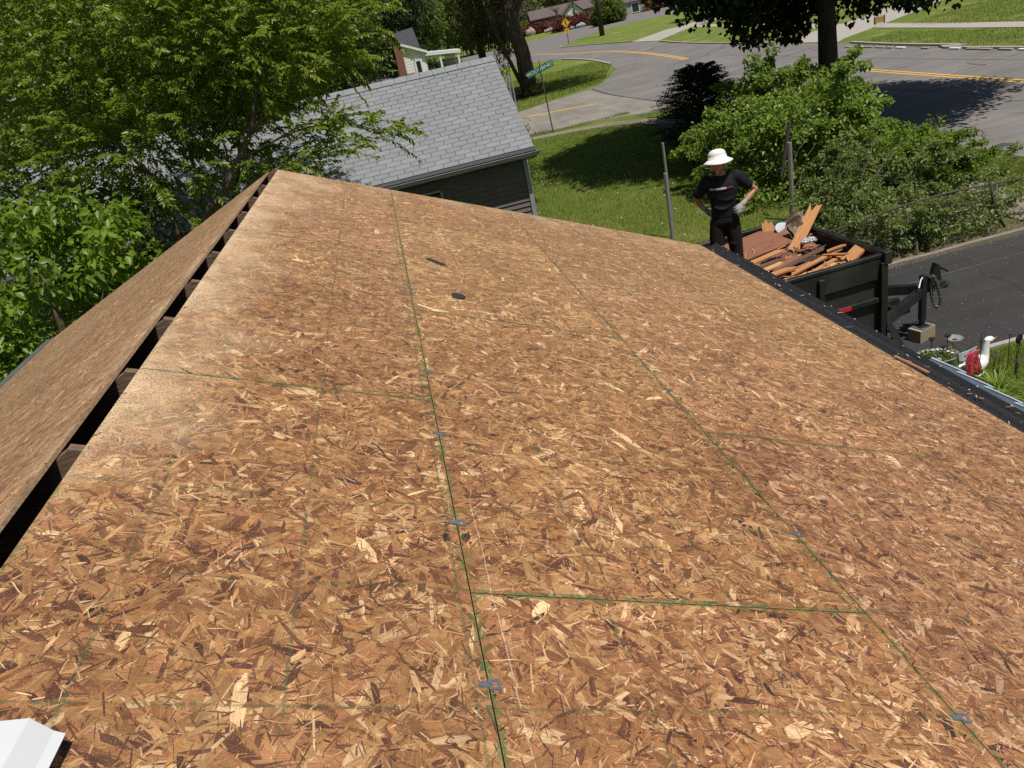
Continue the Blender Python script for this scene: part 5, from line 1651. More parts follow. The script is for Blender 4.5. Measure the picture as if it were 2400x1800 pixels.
def text(name, body_, size, loc, xdir, zdir, mat, parent=None, extr=.001, align='CENTER'):
    cu = bpy.data.curves.new(name, 'FONT')
    cu.body = body_
    cu.size = size
    cu.extrude = extr
    cu.align_x = align
    cu.align_y = 'CENTER'
    cu.resolution_u = 3
    o = bpy.data.objects.new(name, cu)
    COL.objects.link(o)
    x = Vector(xdir).normalized()
    z = Vector(zdir)
    z = (z - x * z.dot(x)).normalized()       # text 'up'
    nrm = x.cross(z)
    o.matrix_world = Matrix(((x.x, z.x, nrm.x, loc[0]), (x.y, z.y, nrm.y, loc[1]), (x.z, z.z, nrm.z, loc[2]), (0, 0, 0, 1)))
    cu.materials.append(M[mat])
    bpy.context.view_layer.update()
    me = bpy.data.meshes.new_from_object(o)
    mw_ = o.matrix_world.copy()
    bpy.data.objects.remove(o)
    me.transform(mw_)
    if parent is not None:
        me.transform(Matrix.Translation(-origin_of(parent)))
    o = link(name, me, parent)
    return o
up = Vector((0, 0, 1))
text('lettering', 'WOODBINE', .215, c0 - sd * .10 + Vector((0, -.0085, 0)), sd, up, 'sign_white', bl_)
text('lettering', 'CT', .12, c0 + sd * .55 + Vector((0, -.0085, -.05)), sd, up, 'sign_white', bl_)
text('lettering', 'RD', .09, c0 + sd * .55 + Vector((0, -.0085, .07)), sd, up, 'sign_white', bl_)

# yellow winding-road sign with its speed plate
def warn(base, label, tilt=0, plate=True, s=.42, h_=2.7, sym='wind'):
    x, y = base
    w_ = thing('warning_sign', label, 'road sign', (x, y, 0), group=None)
    M.setdefault('sign_yellow', simple('sign_yellow', (0.80, 0.42, 0.02), (0.72, 0.36, 0.02), 6, .45))
    M.setdefault('sign_lime', simple('sign_lime', (0.62, 0.72, 0.02), (0.56, 0.66, 0.02), 6, .45))
    M.setdefault('sign_black', simple('sign_black', (0.015, 0.015, 0.015), None, 6, .6))
    M.setdefault('rusty_post', simple('rusty_post', (0.16, 0.09, 0.06), (0.1, 0.055, 0.04), 10, .8))
    MB().box((x, y, h_ / 2), (.10, .06, h_)).build('post', 'rusty_post', w_)
    q = [Vector((x - s * 1.45, y - .06, h_)), Vector((x, y - .06, h_ - s * 1.45)), Vector((x + s * 1.45, y - .06, h_)), Vector((x, y - .06, h_ + s * 1.45))]
    pn = MB().prism(q, (0, .015, 0)).build('panel', 'sign_yellow' if sym == 'wind' else 'sign_lime', w_)
    mb = MB()
    if sym == 'wind':
        pts = [Vector((x + a, y - .07, h_ + b_)) for a, b_ in ((.10, -.34), (.10, -.20), (-.10, -.04), (-.10, .04), (.06, .16), (.0, .26))]
        for a, b_ in zip(pts[:-1], pts[1:]):
            mb.bar(a, b_, .10, .012, up=(0, 1, 0))
        mb.prism([Vector((x - .14, y - .072, h_ + .22)), Vector((x + .10, y - .072, h_ + .24)), Vector((x - .05, y - .072, h_ + .42))], (0, -.004, 0))
        # thin border
        for i in range(4):
            a, b_ = q[i], q[(i + 1) % 4]
            cc = Vector((x, y - .07, h_))
            a2, b2 = cc + (a - cc) * .9, cc + (b_ - cc) * .9
            a2.y = b2.y = y - .066
            mb.bar(a2, b2, .02, .006, up=(0, 1, 0))
    else:
        mb.ell((x, y - .07, h_ + .18), (.07, .01, .07), 8, 6)
        mb.bar((x, y - .07, h_ + .1), (x + .03, y - .07, h_ - .12), .12, .01, up=(0, 1, 0))
        mb.bar((x, y - .07, h_ - .1), (x - .14, y - .07, h_ - .32), .06, .01, up=(0, 1, 0))
        mb.bar((x, y - .07, h_ - .1), (x + .13, y - .07, h_ - .32), .06, .01, up=(0, 1, 0))
    mb.build('symbol', 'sign_black', pn)
    if plate:
        pl = MB().box((x, y - .06, h_ - 1.0), (.62, .015, .62)).build('plate', 'sign_yellow', w_)
        text('lettering', '20', .42, (x, y - .07, h_ - .94), (1, 0, 0), up, 'sign_black', pl)
        text('lettering', 'MPH', .17, (x, y - .07, h_ - 1.2), (1, 0, 0), up, 'sign_black', pl)
    return w_
warn((27.68, 112.1), 'orange-yellow diamond winding road sign with a square plate below, on the grass corner', h_=2.62, s=.44)
warn((23.3, 200.0), 'small lime-yellow pedestrian crossing diamond far off beyond the white house', plate=False, s=.60, h_=3.0, sym='ped')
far_bush = lambda label, c, R, mat, K=70, per=60, clump=.9, leaf=.45, name='bush': bush(label, c, R, K, per, clump, leaf, mat, stems=False, name=name, shoots=0)
far_bush('dark green shrubs seen through the white porch', (8.2, 96.5, .9), (2.6, 1.2, 1.3), 'leaf_maple', 50, 60, .5, .3)
# utility pole
props(MB().tube([(32.5, 112, -.2), (32.5, 112, 5), (32.3, 112, 11)], [.36, .34, .28], 12).build('utility_pole', 'bark', at=(32.5, 112, 0), smooth=True), 'dark wooden utility pole on the grass beside the far road', 'utility pole')
# hydrant
hy = thing('fire_hydrant', 'yellow fire hydrant with a pale blue cap on the far lawn', 'hydrant', (35.14, 77.26, 0))
M['hyd_y'] = simple('hydrant_yellow', (0.75, 0.50, 0.01), (0.65, 0.42, 0.01), 10, .5)
M['hyd_b'] = simple('hydrant_blue', (0.16, 0.34, 0.62), (0.13, 0.28, 0.55), 10, .5)
MB().tube([(35.14, 77.26, 0), (35.14, 77.26, .06), (35.14, 77.26, .12)], [.24, .24, .15], 14).build('base_flange', 'hyd_y', hy)
MB().tube([(35.14, 77.26, .1), (35.14, 77.26, .60), (35.14, 77.26, .64)], [.13, .14, .19], 14).build('barrel', 'hyd_y', hy)
MB().tube([(35.14, 77.26, .64), (35.14, 77.26, .70), (35.14, 77.26, .80), (35.14, 77.26, .86)], [.19, .18, .12, .05], 14).tube([(35.14, 77.26, .85), (35.14, 77.26, .92)], .04, 6).build('bonnet', 'hyd_b', hy)
MB().tube([(34.86, 77.26, .50), (35.42, 77.26, .50)], .08, 10).build('side_outlet', 'hyd_y', hy)
MB().tube([(35.14, 77.05, .46), (35.14, 77.26, .46)], .09, 10).build('pumper_outlet', 'hyd_y', hy)
# yard sign
ys_ = thing('yard_sign', 'small orange and black yard sign on thin stakes at the end of the drive', 'yard sign', (30.6, 46.3, 0), rad(-28))
pb = MB().box((0, 0, .42), (.62, .012, .46)).build('board', simple('sign_dark', (0.05, 0.045, 0.04), None, 6, .6), ys_, world=False)
MB().box((0, -.008, .41), (.48, .004, .27)).build('orange_field', simple('sign_orange', (0.62, 0.33, 0.06), (0.45, 0.2, 0.05), 22, .6), pb, world=False)
MB().box((-.02, -.008, .60), (.52, .004, .06)).build('top_strip', 'sign_white', pb, world=False)
MB().box((.02, -.008, .23), (.40, .004, .07)).build('bottom_strip', 'sign_white', pb, world=False)
for s in (-1, 1):
    MB().tube([(s * .22, 0, -.1), (s * .22, 0, .3)], .006, 5).build('stake', 'grey_metal', ys_, world=False)
def rock(loc, r, label, mat):
    mb = MB().ell((0, 0, 0), r, 12, 8)
    mb.v = [(x * (1 + .16 * math.sin(9 * y / r[1] + x * 5)), y * (1 + .14 * math.sin(7 * z / r[2])), z * (1 + .18 * math.sin(6 * x / r[0] + 1))) for x, y, z in mb.v]
    o = mb.build('boulder', mat, smooth=False)
    o.location = (loc[0], loc[1], r[2] * .55)
    return props(o, label, 'boulder', 'boulders along the far bank')
M['rock_p'] = simple('rock_pink', (0.42, 0.29, 0.26), (0.28, 0.19, 0.17), 3, .9, .4)
M['rock_g'] = simple('rock_grey', (0.36, 0.36, 0.36), (0.2, 0.2, 0.21), 3, .9, .4)
rock((37.3, 184), (1.1, .8, 1.1), 'pinkish boulder just right of the leaning trunk', 'rock_p')
rock((41.0, 181), (1.5, .8, .55), 'long grey boulder right of the pink boulder', 'rock_g')
rock((41.9, 165), (.7, .5, .45), 'pale boulder to the right behind the diamond sign', 'rock_g')
rock((43.6, 164), (1.0, .6, .6), 'pale boulder further right of the diamond sign', 'rock_g')

# ================================================================== FAR HOUSES
def far_house(name, label, loc, rz, w_, d_, h_, rise, wallm, roofm, windows=(), extra=None, gable=False):
    t = thing(name, label, 'house', loc, rz)
    MB().box((0, 0, h_ / 2), (w_, d_, h_)).build('wall', wallm, t, world=False)
    r = MB()
    o_ = .35
    if gable:   # gable faces the viewer
        r.prism([Vector((-w_ / 2 - o_, -d_ / 2 - o_, h_ - .05)), Vector((0, -d_ / 2 - o_, h_ + rise)), Vector((w_ / 2 + o_, -d_ / 2 - o_, h_ - .05)), Vector((w_ / 2 + o_, -d_ / 2 - o_, h_ + .10)), Vector((0, -d_ / 2 - o_, h_ + rise + .18)), Vector((-w_ / 2 - o_, -d_ / 2 - o_, h_ + .10))], (0, d_ + 2 * o_, 0))
        MB().prism([Vector((-w_ / 2, -d_ / 2, h_)), Vector((w_ / 2, -d_ / 2, h_)), Vector((0, -d_ / 2, h_ + rise - .06))], (0, d_, 0)).build('gable', wallm, t, world=False)
    else:
        r.prism([Vector((-w_ / 2 - o_, -d_ / 2 - o_, h_ - .05)), Vector((-w_ / 2 - o_, 0, h_ + rise)), Vector((-w_ / 2 - o_, d_ / 2 + o_, h_ - .05)), Vector((-w_ / 2 - o_, d_ / 2 + o_, h_ + .1)), Vector((-w_ / 2 - o_, 0, h_ + rise + .18)), Vector((-w_ / 2 - o_, -d_ / 2 - o_, h_ + .1))], (w_ + 2 * o_, 0, 0))
    r.build('roof', roofm, t, world=False)
    for (x, z, ww, hh) in windows:
        f = MB().box((x, -d_ / 2 - .03, z), (ww + .25, .08, hh + .25)).build('window', 'white_far', t, world=False)
        MB().box((x, -d_ / 2 - .075, z), (ww, .03, hh)).build('pane', 'glass_dark', f, world=False)
    return t
# white house with brick chimney and porch
wh = thing('house', 'small white clapboard house with a brick chimney and an open porch', 'house', (5.0, 90, 0), rad(-2))
def W_(name, mb, mat, par=None): return mb.build(name, mat, par or wh, world=False)
W_('wall', MB().prism([Vector((-1.0, 0, 0)), Vector((1.35, 0, 0)), Vector((1.35, 0, 3.4)), Vector((-1.0, 0, 4.55))], (0, 8, 0)), 'white_far')
for i in range(14):
    z0_ = .25 + i * .29
    xl = 1.33 if z0_ < 3.3 else 1.33 - (z0_ - 3.3) / 1.15 * 2.3
    if xl > -.9:
        W_('clapboard', MB().prism([Vector((-.98, -.005, z0_ + .285)), Vector((-.98, -.016, z0_)), Vector((-.98, -.005, z0_))], (xl + .98, 0, 0)), 'white_far')
rfw = W_('roof', MB().prism([Vector((-1.15, -.30, 4.62)), Vector((1.6, -.30, 3.35)), Vector((1.6, -.30, 3.52)), Vector((-1.15, -.30, 4.80))], (0, 2.2, 0)).prism([Vector((-1.15, -.35, 4.82)), Vector((1.0, -.35, 3.9)), Vector((.75, 2.6, 5.95)), Vector((-1.5, 2.6, 5.75))], (0, .05, .12)), 'roof_dark')
W_('rake_trim', MB().bar((-1.15, -.33, 4.72), (1.62, -.33, 3.44), .08, .24), 'white_far')
W_('chimney', MB().prism([Vector((-1.9, -.2, 0)), Vector((-1.02, -.2, 0)), Vector((-1.02, -.2, 4.5)), Vector((-1.75, -.2, 4.75))], (0, .8, 0)).box((-.6, -.35, .8), (.9, .5, 1.7)), 'brick_far')
wf = W_('window', MB().box((.45, -.06, 1.9), (.9, .12, 2.0)), 'white_far')
W_('pane', MB().box((.45, -.14, 1.9), (.44, .05, 1.6)), 'glass_dark', wf)
W_('porch_roof', MB().prism([Vector((1.38, -.30, 3.05)), Vector((5.2, -.30, 2.62)), Vector((5.2, -.30, 2.95)), Vector((1.38, -.30, 3.42))], (0, 3.6, 0)), 'white_far')
for x in (2.9, 4.85):
    W_('porch_post', MB().box((x, -.12, 1.3), (.2, .2, 2.6)), 'white_far')
for i in range(6):
    W_('porch_slat', MB().box((3.6 + i * .2, 2.6, 1.5), (.14, .06, 2.5)), 'trim_grey')
W_('porch_floor', MB().box((3.3, 1.4, .2), (3.9, 3.4, .3)), 'trim_grey')
W_('porch_beam', MB().bar((1.4, 3.0, 2.9), (5.1, 3.0, 2.5), .12, .3), 'white_far')
M['roof_brown'] = simple('roof_brown', (0.13, 0.10, 0.09), (0.09, 0.07, 0.06), 2, .9)
M['brick_red'] = simple('brick_red', (0.36, 0.075, 0.045), (0.27, 0.05, 0.035), 3, .85)
far_house('house', 'low brick house with a white gable behind bare shrubs at the top of the picture', (46.5, 190, 0), rad(-8), 15, 8, 2.9, 1.8, 'brick_far', 'roof_brown', [(-5, 1.5, 1.8, 1.3), (0, 1.5, 2.2, 1.3), (5, 1.4, 1.2, 1.6)])
far_house('house', 'white gabled house front seen between bare branches', (47.2, 183.5, 0), rad(-8), 4.4, 4, 2.6, 2.2, 'white_far', 'roof_brown', [(-1.0, 1.4, 1.0, 1.2), (1.2, 1.4, 1.0, 1.2)], gable=True)
far_house('house', 'red barn-like house with a grey-brown roof behind the utility pole', (57.5, 184, 0), rad(14), 7.5, 7, 4.2, 3.0, 'brick_red', 'roof_brown', [(-2, 2, 1.2, 1.4), (2, 2, 1.2, 1.4)], gable=True)
far_house('garage', 'grey garage with a low roof right of the round bush', (57.5, 174, 0), rad(10), 4.2, 4, 2.4, .9, 'trim_grey', 'roof_brown', [(0, 1.2, 1.6, 1.6)])
def far_bush(label, c, R, mat, K=70, per=60, clump=.9, leaf=.45, name='bush'):
    return bush(label, c, R, K, per, clump, leaf, mat, stems=False, name=name, shoots=0)
far_bush('round dark green clipped bush beside the utility pole', (45.2, 150, 1.8), (2.6, 2.2, 2.2), 'leaf_mid', 150, 90, .8, .4)
far_bush('reddish leafless hedge behind the diamond sign', (43.0, 167, .9), (4.6, 1.8, 1.25), 'leaf_red', 140, 90, .9, .35)
far_bush('low reddish barberry hedge right of the leaning trunk', (39.5, 187, .8), (3.0, 1.4, 1.2), 'leaf_red', 110, 80, .8, .35)
far_bush('small green shrub at the foot of the white gabled house', (38.5, 190, 1.2), (3, 2, 1.8), 'leaf_mid', 70, 80, .8, .35)
far_bush('brownish twiggy shrub behind the reddish hedge', (39, 200, 2.5), (5, 3, 3.4), 'leaf_brown', 110, 90, 1.1, .4)
far_bush('rusty shrub by the garage door', (63.5, 172, 1.0), (3.2, 2, 1.3), 'leaf_red', 70, 60, 1.0, .4)
# bare small trees in front of the far houses
for i, (x, y, h_, lb) in enumerate(((45.5, 176, 6, 'bare thin tree in front of the white gabled house'), (50.3, 176, 6.5, 'bare thin tree left of the round bush'), (41.5, 176, 4.5, 'pale thin trunk left of the diamond sign'))):
    t = thing('bare_tree', lb, 'tree', (x, y, 0))
    MB().tube(limb_path((x, y, -.1), (x + .4, y, h_), 0, 6, .4), [.22, .18, .15, .12, .1, .07, .04], 6).build('trunk', 'bark_grey', t)
    mb = MB()
    for j in range(22):
        z_ = h_ * random.uniform(.3, .95)
        a = random.uniform(0, 2 * PI)
        mb.tube(limb_path((x + .2, y, z_), (x + math.cos(a) * 1.6, y + math.sin(a), z_ + random.uniform(.6, 2)), .1, 4, .4), [.07, .055, .045, .03, .02], 4)
    mb.build('branches', 'bark_grey', t)
# far trees; each with trunk and crown
FT = [((19, 150), 13, 4.5, 'leaf_mid', 'bright green tree beyond the far crossing sign'), ((8, 135), 14, 5, 'leaf_mid', 'green tree over the far street, left of the crossing sign'),
      ((30, 205), 15, 6, 'leaf_mid', 'tall green tree directly behind the leaning trunk'), ((40, 222), 15, 6, 'leaf_brown', 'brown-green tree behind the brick house, left'),
      ((-4, 120), 16, 6, 'leaf_dark', 'dark tree behind the white house roof'), ((24, 240), 16, 7, 'leaf_mid', 'pale green tree at the back, left of the leaning trunk'),
      ((60, 236), 16, 6, 'leaf_brown', 'brownish tree behind the brick house, right'), ((84, 226), 16, 7, 'leaf_dark', 'dark tree behind the garage'),
      ((9, 200), 18, 8, 'leaf_mid', 'wide green tree at the far end of the street')]
for (x, y), h_, R_, m_, lb in FT:
    make_tree('tree', lb, 'tree', (x, y, 0), h_, (x, y, h_ * .55), (R_, R_ * .8, h_ * .48), m_, 'bark', .35, 120, 90, 1.5, .5, .55, limbs=6)
make_tree('tree', 'slim young street tree with a dark trunk on the far lawn', 'tree', (44.9, 100.3, 0), 9, (44.9, 100.3, 8.5), (4, 4, 3.4), 'leaf_mid', 'bark', .32, 90, 80, 1.2, .4, limbs=6)
far_bush('dark mulch bed planting beyond the hydrant', (47.5, 98.5, .1), (3.2, 1.6, .35), 'leaf_maple', 50, 50, .4, .2)
far_wood = []
K = 420
cs = np.stack([rng.uniform(-130, 200, K), rng.uniform(262, 300, K), rng.uniform(1, 20, K)], 1)
cs2 = np.stack([rng.uniform(-60, -14, 260), rng.uniform(30, 120, 260), rng.uniform(1, 16, 260)], 1)
P, D, Nn, L, W, T = clump_leaves(np.concatenate([cs, cs2]), np.full(K + 260, 5.0), 70, 1.9, .2)
props(leaves_mesh('far_woods', P, D, Nn, L, W, 'leaf_mid', T), 'distant belt of trees closing the view', 'woods', kind='stuff')

# ================================================================== GARDEN CORNER
# clumps of strap leaves
def strap(name, label, c, n, L0, L1, mat='leaf_blade', spread=.8, group=None, w=.009):
    t = thing(name, label, 'plant', (c[0], c[1], 0), group=group)
    an = rng.random(n) * 2 * PI
    tilt = .25 + spread * rng.random(n)
    L = L0 + (L1 - L0) * rng.random(n)
    V, F, T = [], [], []
    for i in range(n):
        d = np.array([math.cos(an[i]), math.sin(an[i]), 0])
        s = np.array([-d[1], d[0], 0]) * w * (.7 + .6 * random.random())
        b0 = np.array([c[0], c[1], 0]) + d * random.uniform(0, .06) - np.array([c[0], c[1], 0])
        base_i = len(V)
        for j in range(6):
            q = j / 5
            p = b0 + d * L[i] * q * math.sin(tilt[i]) * (1 + .4 * q) + np.array([0, 0, L[i] * (q * math.cos(tilt[i]) - .55 * q * q * tilt[i])])
            ww = 1 - q ** 2
            V += [p - s * ww, p + s * ww]
            T += [random.random()] * 2 if j == 0 else [T[-1]] * 2
        F += [(base_i + 2 * j, base_i + 2 * j + 1, base_i + 2 * j + 3, base_i + 2 * j + 2) for j in range(5)]
    me = bpy.data.meshes.new('leaves')
    me.from_pydata([tuple(v) for v in V], [], F)
    at = me.attributes.new('tint', 'FLOAT', 'POINT')
    at.data.foreach_set('value', T)
    me.materials.append(M[mat])
    link('leaves', me, t)
    return t
clumps = [((6.34, 7.22), 80, .25, .5), ((6.02, 6.9), 90, .25, .5), ((6.62, 6.72), 80, .3, .55), ((6.3, 6.45), 90, .3, .6), ((6.85, 6.95), 60, .25, .5), ((5.9, 6.4), 90, .3, .55), ((6.9, 6.4), 70, .3, .6), ((5.7, 6.75), 60, .2, .4), ((6.5, 6.1), 90, .3, .6)]
names_ = ['nearest the goose', 'below the flag by the awning', 'under the purple flowers', 'in the middle of the bed', 'at the right edge of the bed', 'closest to the gutter', 'far right by the tall flowers', 'small, beside the awning lip', 'at the near end of the bed']
for (c, n, a, b_), nm in zip(clumps, names_):
    strap('lily_clump', 'clump of yellow-green strap leaves ' + nm, c, n, a * .85, b_ * .8, group='strap-leaved clumps in the garden bed')
blades('bed_grass', 'short grass and weeds around the goose ornament', [(5.2, 12, 5.0, 8.05)], 60000, .03, .09, w=.010)
# goose ornament
go = thing('goose_statue', 'white goose garden ornament with an orange beak beside the red flag', 'ornament', (6.36, 7.62, 0), rad(8))
go.scale = (.95, .95, .82)
mb = MB()
mb.ell((-.02, 0, .17), (.20, .115, .13), 20, 12, Matrix.Rotation(rad(-12), 3, 'Y'))
mb.ell((-.20, 0, .21), (.10, .05, .05), 14, 10, Matrix.Rotation(rad(18), 3, 'Y'))
caps(mb, [(.10, 0, .20), (.145, 0, .30), (.15, 0, .42), (.165, 0, .50)], [.085, .055, .042, .040], 12)
mb.ell((.195, 0, .525), (.070, .047, .048), 14, 10)
mb.ell((0, 0, .02), (.14, .09, .03), 14, 8)
gb = remesh(mb.build('body', simple('goose_white', (0.82, 0.82, 0.80), (0.72, 0.72, 0.70), 10, .5), go, world=False, smooth=True), .009, 4, .5)
MB().tube([(.245, 0, .520), (.275, 0, .512), (.305, 0, .502)], [.026, .019, .008], 10).build('beak', simple('beak_orange', (0.62, 0.34, 0.14), None, 8, .5), go, world=False, smooth=True)
for s in (-1, 1):
    MB().ell((.215, s * .041, .538), (.007, .004, .007), 8, 6).build('eye', 'sign_black', go, world=False)
# garden flag on a shepherd frame
fg = thing('garden_flag', 'red patterned garden flag on a black frame in front of the goose', 'flag', (6.00, 7.42, 0), rad(12))
MB().tube([(0, 0, 0), (-.03, 0, .25), (-.07, 0, .50)], .0055, 6).tube(smooth_path([(-.07, 0, .50), (.10, 0, .505), (.27, 0, .50), (.30, 0, .53), (.28, 0, .56), (.255, 0, .545)], 4), .0055, 6).build('frame', 'sign_black', fg, world=False)
def cloth(x0_, x1_, z0_, z1_, y0_, sk, mat, name, par):
    vs, fs = [], []
    nx, nz = 12, 10
    for j in range(nz + 1):
        for i in range(nx + 1):
            a, b_ = i / nx, j / nz
            wz = 1 - .35 * b_
            vs.append((x0_ + (x1_ - x0_) * a * wz + sk * b_, y0_ + .014 * math.sin(a * 9 + b_ * 2) * (.3 + b_), z1_ + (z0_ - z1_) * b_))
    for j in range(nz):
        for i in range(nx):
            k0 = j * (nx + 1) + i
            fs.append((k0, k0 + 1, k0 + nx + 2, k0 + nx + 1))
    o = MB().add(vs, fs).build(name, mat, par, world=False, smooth=True, fix=False)
    sd_ = o.modifiers.new('s', 'SOLIDIFY'); sd_.thickness = .0015
    return o
m, t, b_ = new_mat('flag_red')
tc = nd(t, 'TexCoord')
vo = nd(t, 'TexVoronoi', i_Scale=19)
t.links.new(tc.outputs['Object'], vo.inputs['Vector'])
n_ = noise(t, tc.outputs['Object'], 22, 3)
c_ = ramp(t, vo.outputs['Distance'], [(0.15, (0.12, 0.012, 0.02)), (0.45, (0.42, 0.018, 0.04)), (0.8, (0.55, 0.03, 0.07))])
t.links.new(mixc(t, mrange(t, n_, .55, .65, 0, .7), c_, (0.32, 0.22, 0.05)), b_.inputs['Base Color'])
b_.inputs['Roughness'].default_value = .7
M['flag_red'] = m
cloth(-.07, .25, .37, .495, -.006, .04, simple('flag_white', (0.42, 0.45, 0.47), (0.33, 0.36, 0.38), 9, .8), 'top_band', fg)
cloth(.03, .25, .12, .455, -.020, .075, 'flag_red', 'banner', fg)
cloth(.20, .27, .10, .42, .004, .12, simple('flag_pink', (0.62, 0.08, 0.12), (0.5, 0.35, 0.3), 14, .7), 'banner_edge', fg)
# oval planter with flowers
pl = thing('planter', 'oval green tub planter full of small flowers at the edge of the driveway', 'planter', (5.95, 7.80, 0), rad(-12))
def ov(mb, z_, rx, ry, n=36):
    return [Vector((rx * math.cos(2 * PI * k / n), ry * math.sin(2 * PI * k / n), z_)) for k in range(n)]
rgs = [ov(None, 0, .16, .11), ov(None, .20, .235, .165), ov(None, .30, .26, .185), ov(None, .315, .275, .20), ov(None, .32, .262, .187), ov(None, .26, .245, .172)]
vs = [q for r in rgs for q in r]
fs = [(i * 36 + k, i * 36 + (k + 1) % 36, (i + 1) * 36 + (k + 1) % 36, (i + 1) * 36 + k) for i in range(5) for k in range(36)] + [tuple(range(36))[::-1]]
MB().add(vs, fs).build('tub', simple('tub_green', (0.26, 0.29, 0.17), (0.19, 0.215, 0.12), 8, .5), pl, world=False, smooth=True, fix=False)
MB().add(ov(None, .265, .24, .165), [tuple(range(36))]).build('soil', 'bark', pl, world=False, fix=False)
cs = np.stack([rng.normal(size=60) * .10, rng.normal(size=60) * .065, .30 + .05 * rng.random(60)], 1)
P, D, Nn, L, W, T = clump_leaves(cs, np.full(60, .03), 14, .028, .1)
leaves_mesh('foliage', P, D, Nn, L, W, 'leaf_sparse', T, pl)
fm = MB()
for i in range(11):
    a = (random.gauss(.05, .08), random.gauss(0, .06), random.uniform(.32, .39))
    for k in range(5):
        fm.ell((a[0] + .012 * math.cos(k * 1.26), a[1] + .012 * math.sin(k * 1.26), a[2]), (.009, .009, .003), 6, 4)
M['petal'] = simple('petal', (0.75, 0.75, 0.85), (0.45, 0.45, 0.75), 60, .6)
fm.build('petals', 'petal', pl, world=False)
def solar(loc, h_, label):
    t = thing('solar_light', label, 'garden light', loc, group='solar lights standing in the planter')
    MB().tube([(0, 0, -.1), (0, 0, h_)], .006, 6).build('stake', 'sign_black', t, world=False)
    MB().tube([(0, 0, h_), (0, 0, h_ + .03), (0, 0, h_ + .035)], [.018, .040, .038], 14).build('lamp_head', 'sign_black', t, world=False)
solar((5.93, 7.86, .28), .22, 'black disc solar light at the left of the planter')
solar((6.10, 7.80, .28), .24, 'black disc solar light at the right of the planter')
solar((6.00, 7.74, .28), .14, 'lowest black solar light among the flowers')
bb = thing('bird_bath', 'rusty wire branch holding a small clear glass dish above the planter', 'bird bath', (6.42, 8.10, 0))
mb = MB()
for i in range(7):
    s = .012 * (i - 3)
    mb.tube(smooth_path([(-.0 + s * .4, s, 0), (-.01, s, .20), (-.08, s * 2, .30), (-.24, s * 2.4, .44)], 4), .0028, 4)
mb.build('wire', simple('rust_wire', (0.34, 0.15, 0.06), (0.2, 0.09, 0.04), 20, .7), bb, world=False)
gm, gt, gb_ = new_mat('dish_glass')
gb_.inputs['Base Color'].default_value = (0.5, 0.5, 0.5, 1); gb_.inputs['Roughness'].default_value = .1; gb_.inputs['Alpha'].default_value = .45
MB().tube([(0.02, 0, .285), (0.02, 0, .29), (0.02, 0, .31)], [.03, .075, .10], 20, cap=False).build('dish', gm, bb, world=False, smooth=True, fix=False)
# black metal tulips
tu = thing('metal_flower', 'pair of black metal tulip stakes standing in the grass right of the goose', 'ornament', (6.68, 7.35, 0))
mb = MB()
for dx, h_ in ((0, .47), (.03, .50)):
    mb.tube([(dx * .2, 0, 0), (dx * .6, 0, h_ * .5), (dx, 0, h_)], .006, 6)
    for k in range(4):
        a = k * PI / 2
        mb.ell((dx + .014 * math.cos(a), .014 * math.sin(a), h_ + .03), (.014, .014, .045), 8, 6)
mb.build('tulips', 'sign_black', tu, world=False)
# alliums
M['allium'] = simple('allium', (0.20, 0.07, 0.17), (0.10, 0.035, 0.09), 40, .8)
def allium(p, h_, r, label):
    t = thing('allium', label, 'flower', (p[0], p[1], 0), group='purple alliums in the garden bed')
    MB().tube([(0, 0, 0), (.01, .01, h_ * .5), (0, 0, h_)], .005, 5).build('stem', 'leaf_yew', t, world=False)
    fmb = MB()
    for i in range(80):
        d = Vector(rand_dirs(1)[0])
        q = Vector((0, 0, h_)) + d * r * random.uniform(.5, 1)
        s = d.orthogonal().normalized() * .006
        s2 = d.cross(s)
        fmb.add([q - s, q + s2, q + s, q - s2], [(0, 1, 2, 3)])
    fmb.build('flower_head', 'allium', t, world=False, fix=False)['kind'] = 'stuff'
for p, h_, r, lb in (((6.36, 7.55), .60, .050, 'flat purple allium just above the goose head'), ((6.72, 7.52), .52, .055, 'purple allium left of the black tulips'), ((6.55, 7.18), .33, .055, 'pale purple allium below the black tulips'),
                     ((6.80, 7.20), .30, .055, 'dark purple allium at the right edge, upper'), ((6.72, 6.95), .30, .06, 'dark purple allium at the right edge, lower'), ((6.42, 7.38), .34, .045, 'faded allium beside the goose neck'), ((6.86, 7.02), .16, .05, 'lowest purple allium near the right edge')):
    allium(p, h_, r * 1.25, lb)
props(MB().ell((7.0, 6.75, .10), (.16, .12, .12), 10, 7).build('garden_stone', 'rock_g', at=(7.0, 6.75, 0)), 'pale grey stone at the right edge of the garden bed', 'stone')
bpy.context.view_layer.update()

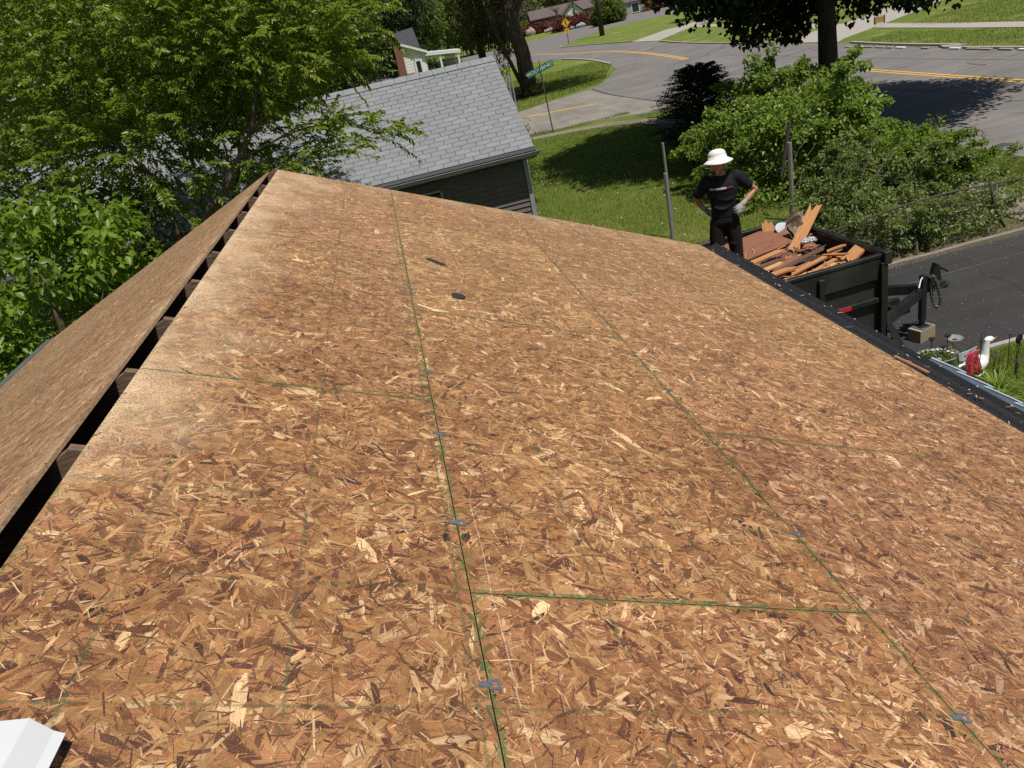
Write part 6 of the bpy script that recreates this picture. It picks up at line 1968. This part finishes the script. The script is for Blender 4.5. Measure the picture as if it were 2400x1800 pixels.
# cracks, damp stains and litter on the paved ground
M['stain'] = simple('damp_stain', (0.060, 0.057, 0.055), (0.045, 0.043, 0.042), 5, .8)
sheet('road_stain', [(13.80, 16.6), (14.0, 16.78), (14.18, 16.86), (14.43, 16.9), (14.52, 16.6), (14.4, 16.52), (14.17, 16.56), (14.0, 16.35), (13.86, 16.05)], 0.0115, 'stain')
sheet('road_stain', [(14.10, 17.95), (14.20, 17.8), (14.24, 17.6), (14.17, 17.38), (14.12, 17.6)], 0.0115, 'stain')
sheet('road_stain', [(14.15, 17.36), (14.32, 17.34), (14.47, 17.38), (14.36, 17.27), (14.2, 17.29)], 0.0115, 'stain')
M['crack'] = simple('crack', (0.055, 0.052, 0.050), (0.03, 0.03, 0.03), 9, .9)
def crack(a, b, wob, half=.012, z=.0125, n=14):
    d = np.array(b) - np.array(a)
    s_ = np.array([-d[1], d[0]]) / np.linalg.norm(d)
    pts, o_ = [], 0.0
    for i in range(n + 1):
        o_ += random.gauss(0, wob)
        p = np.array(a) + d * i / n + s_ * o_ * math.sin(PI * i / n)
        pts.append((p[0], p[1]))
    sheet('road_crack', ribbon(pts, half, z), z, 'crack')
for a, b, w_ in (((15.2, 19.3), (14.6, 17.8), .06), ((14.5, 24), (24.0, 27.5), .12), ((16, 40), (25, 44), .2), ((17.6, 12), (17.9, 33), .1), ((23.0, 22), (22.6, 50), .1), ((19.2, 52), (26.0, 58), .25), ((21.5, 66), (27, 72), .3)):
    crack(a, b, w_, .014 if a[1] < 30 else .03)
for a, b, w_ in (((7.6, 9.6), (11.5, 10.1), .05), ((8.3, 8.3), (8.9, 11.2), .05), ((9.8, 8.4), (10.9, 11.3), .06)):
    crack(a, b, w_, .006, .0165)
M['fleck'] = simple('fleck', (0.42, 0.36, 0.27), (0.3, 0.25, 0.18), 30, .9)
lm = MB()
for i in range(300):
    x, y = random.uniform(6.0, 13.6), random.uniform(8.0, 11.35)
    if i % 3 == 0:
        y = 11.38 - abs(random.gauss(0, .10))
    lm.box((x, y, .016), (random.uniform(.005, .020), random.uniform(.004, .010), .003), Matrix.Rotation(random.uniform(0, PI), 3, 'Z'))
props(lm.build('driveway_litter', 'fleck'), 'pale seed husks and grit scattered over the black driveway', 'litter', kind='stuff')
dm = MB()
for i in range(160):
    x, y = random.uniform(3.5, 13.2), random.uniform(12.2, 33)
    dm.ell((x, y, random.uniform(.08, .14)), (.018, .018, .012), 6, 4)
props(dm.build('clover_heads', 'petal'), 'tiny pale flower heads dotted over the unmown lawn', 'flowers', kind='stuff')
bpy.context.view_layer.update()
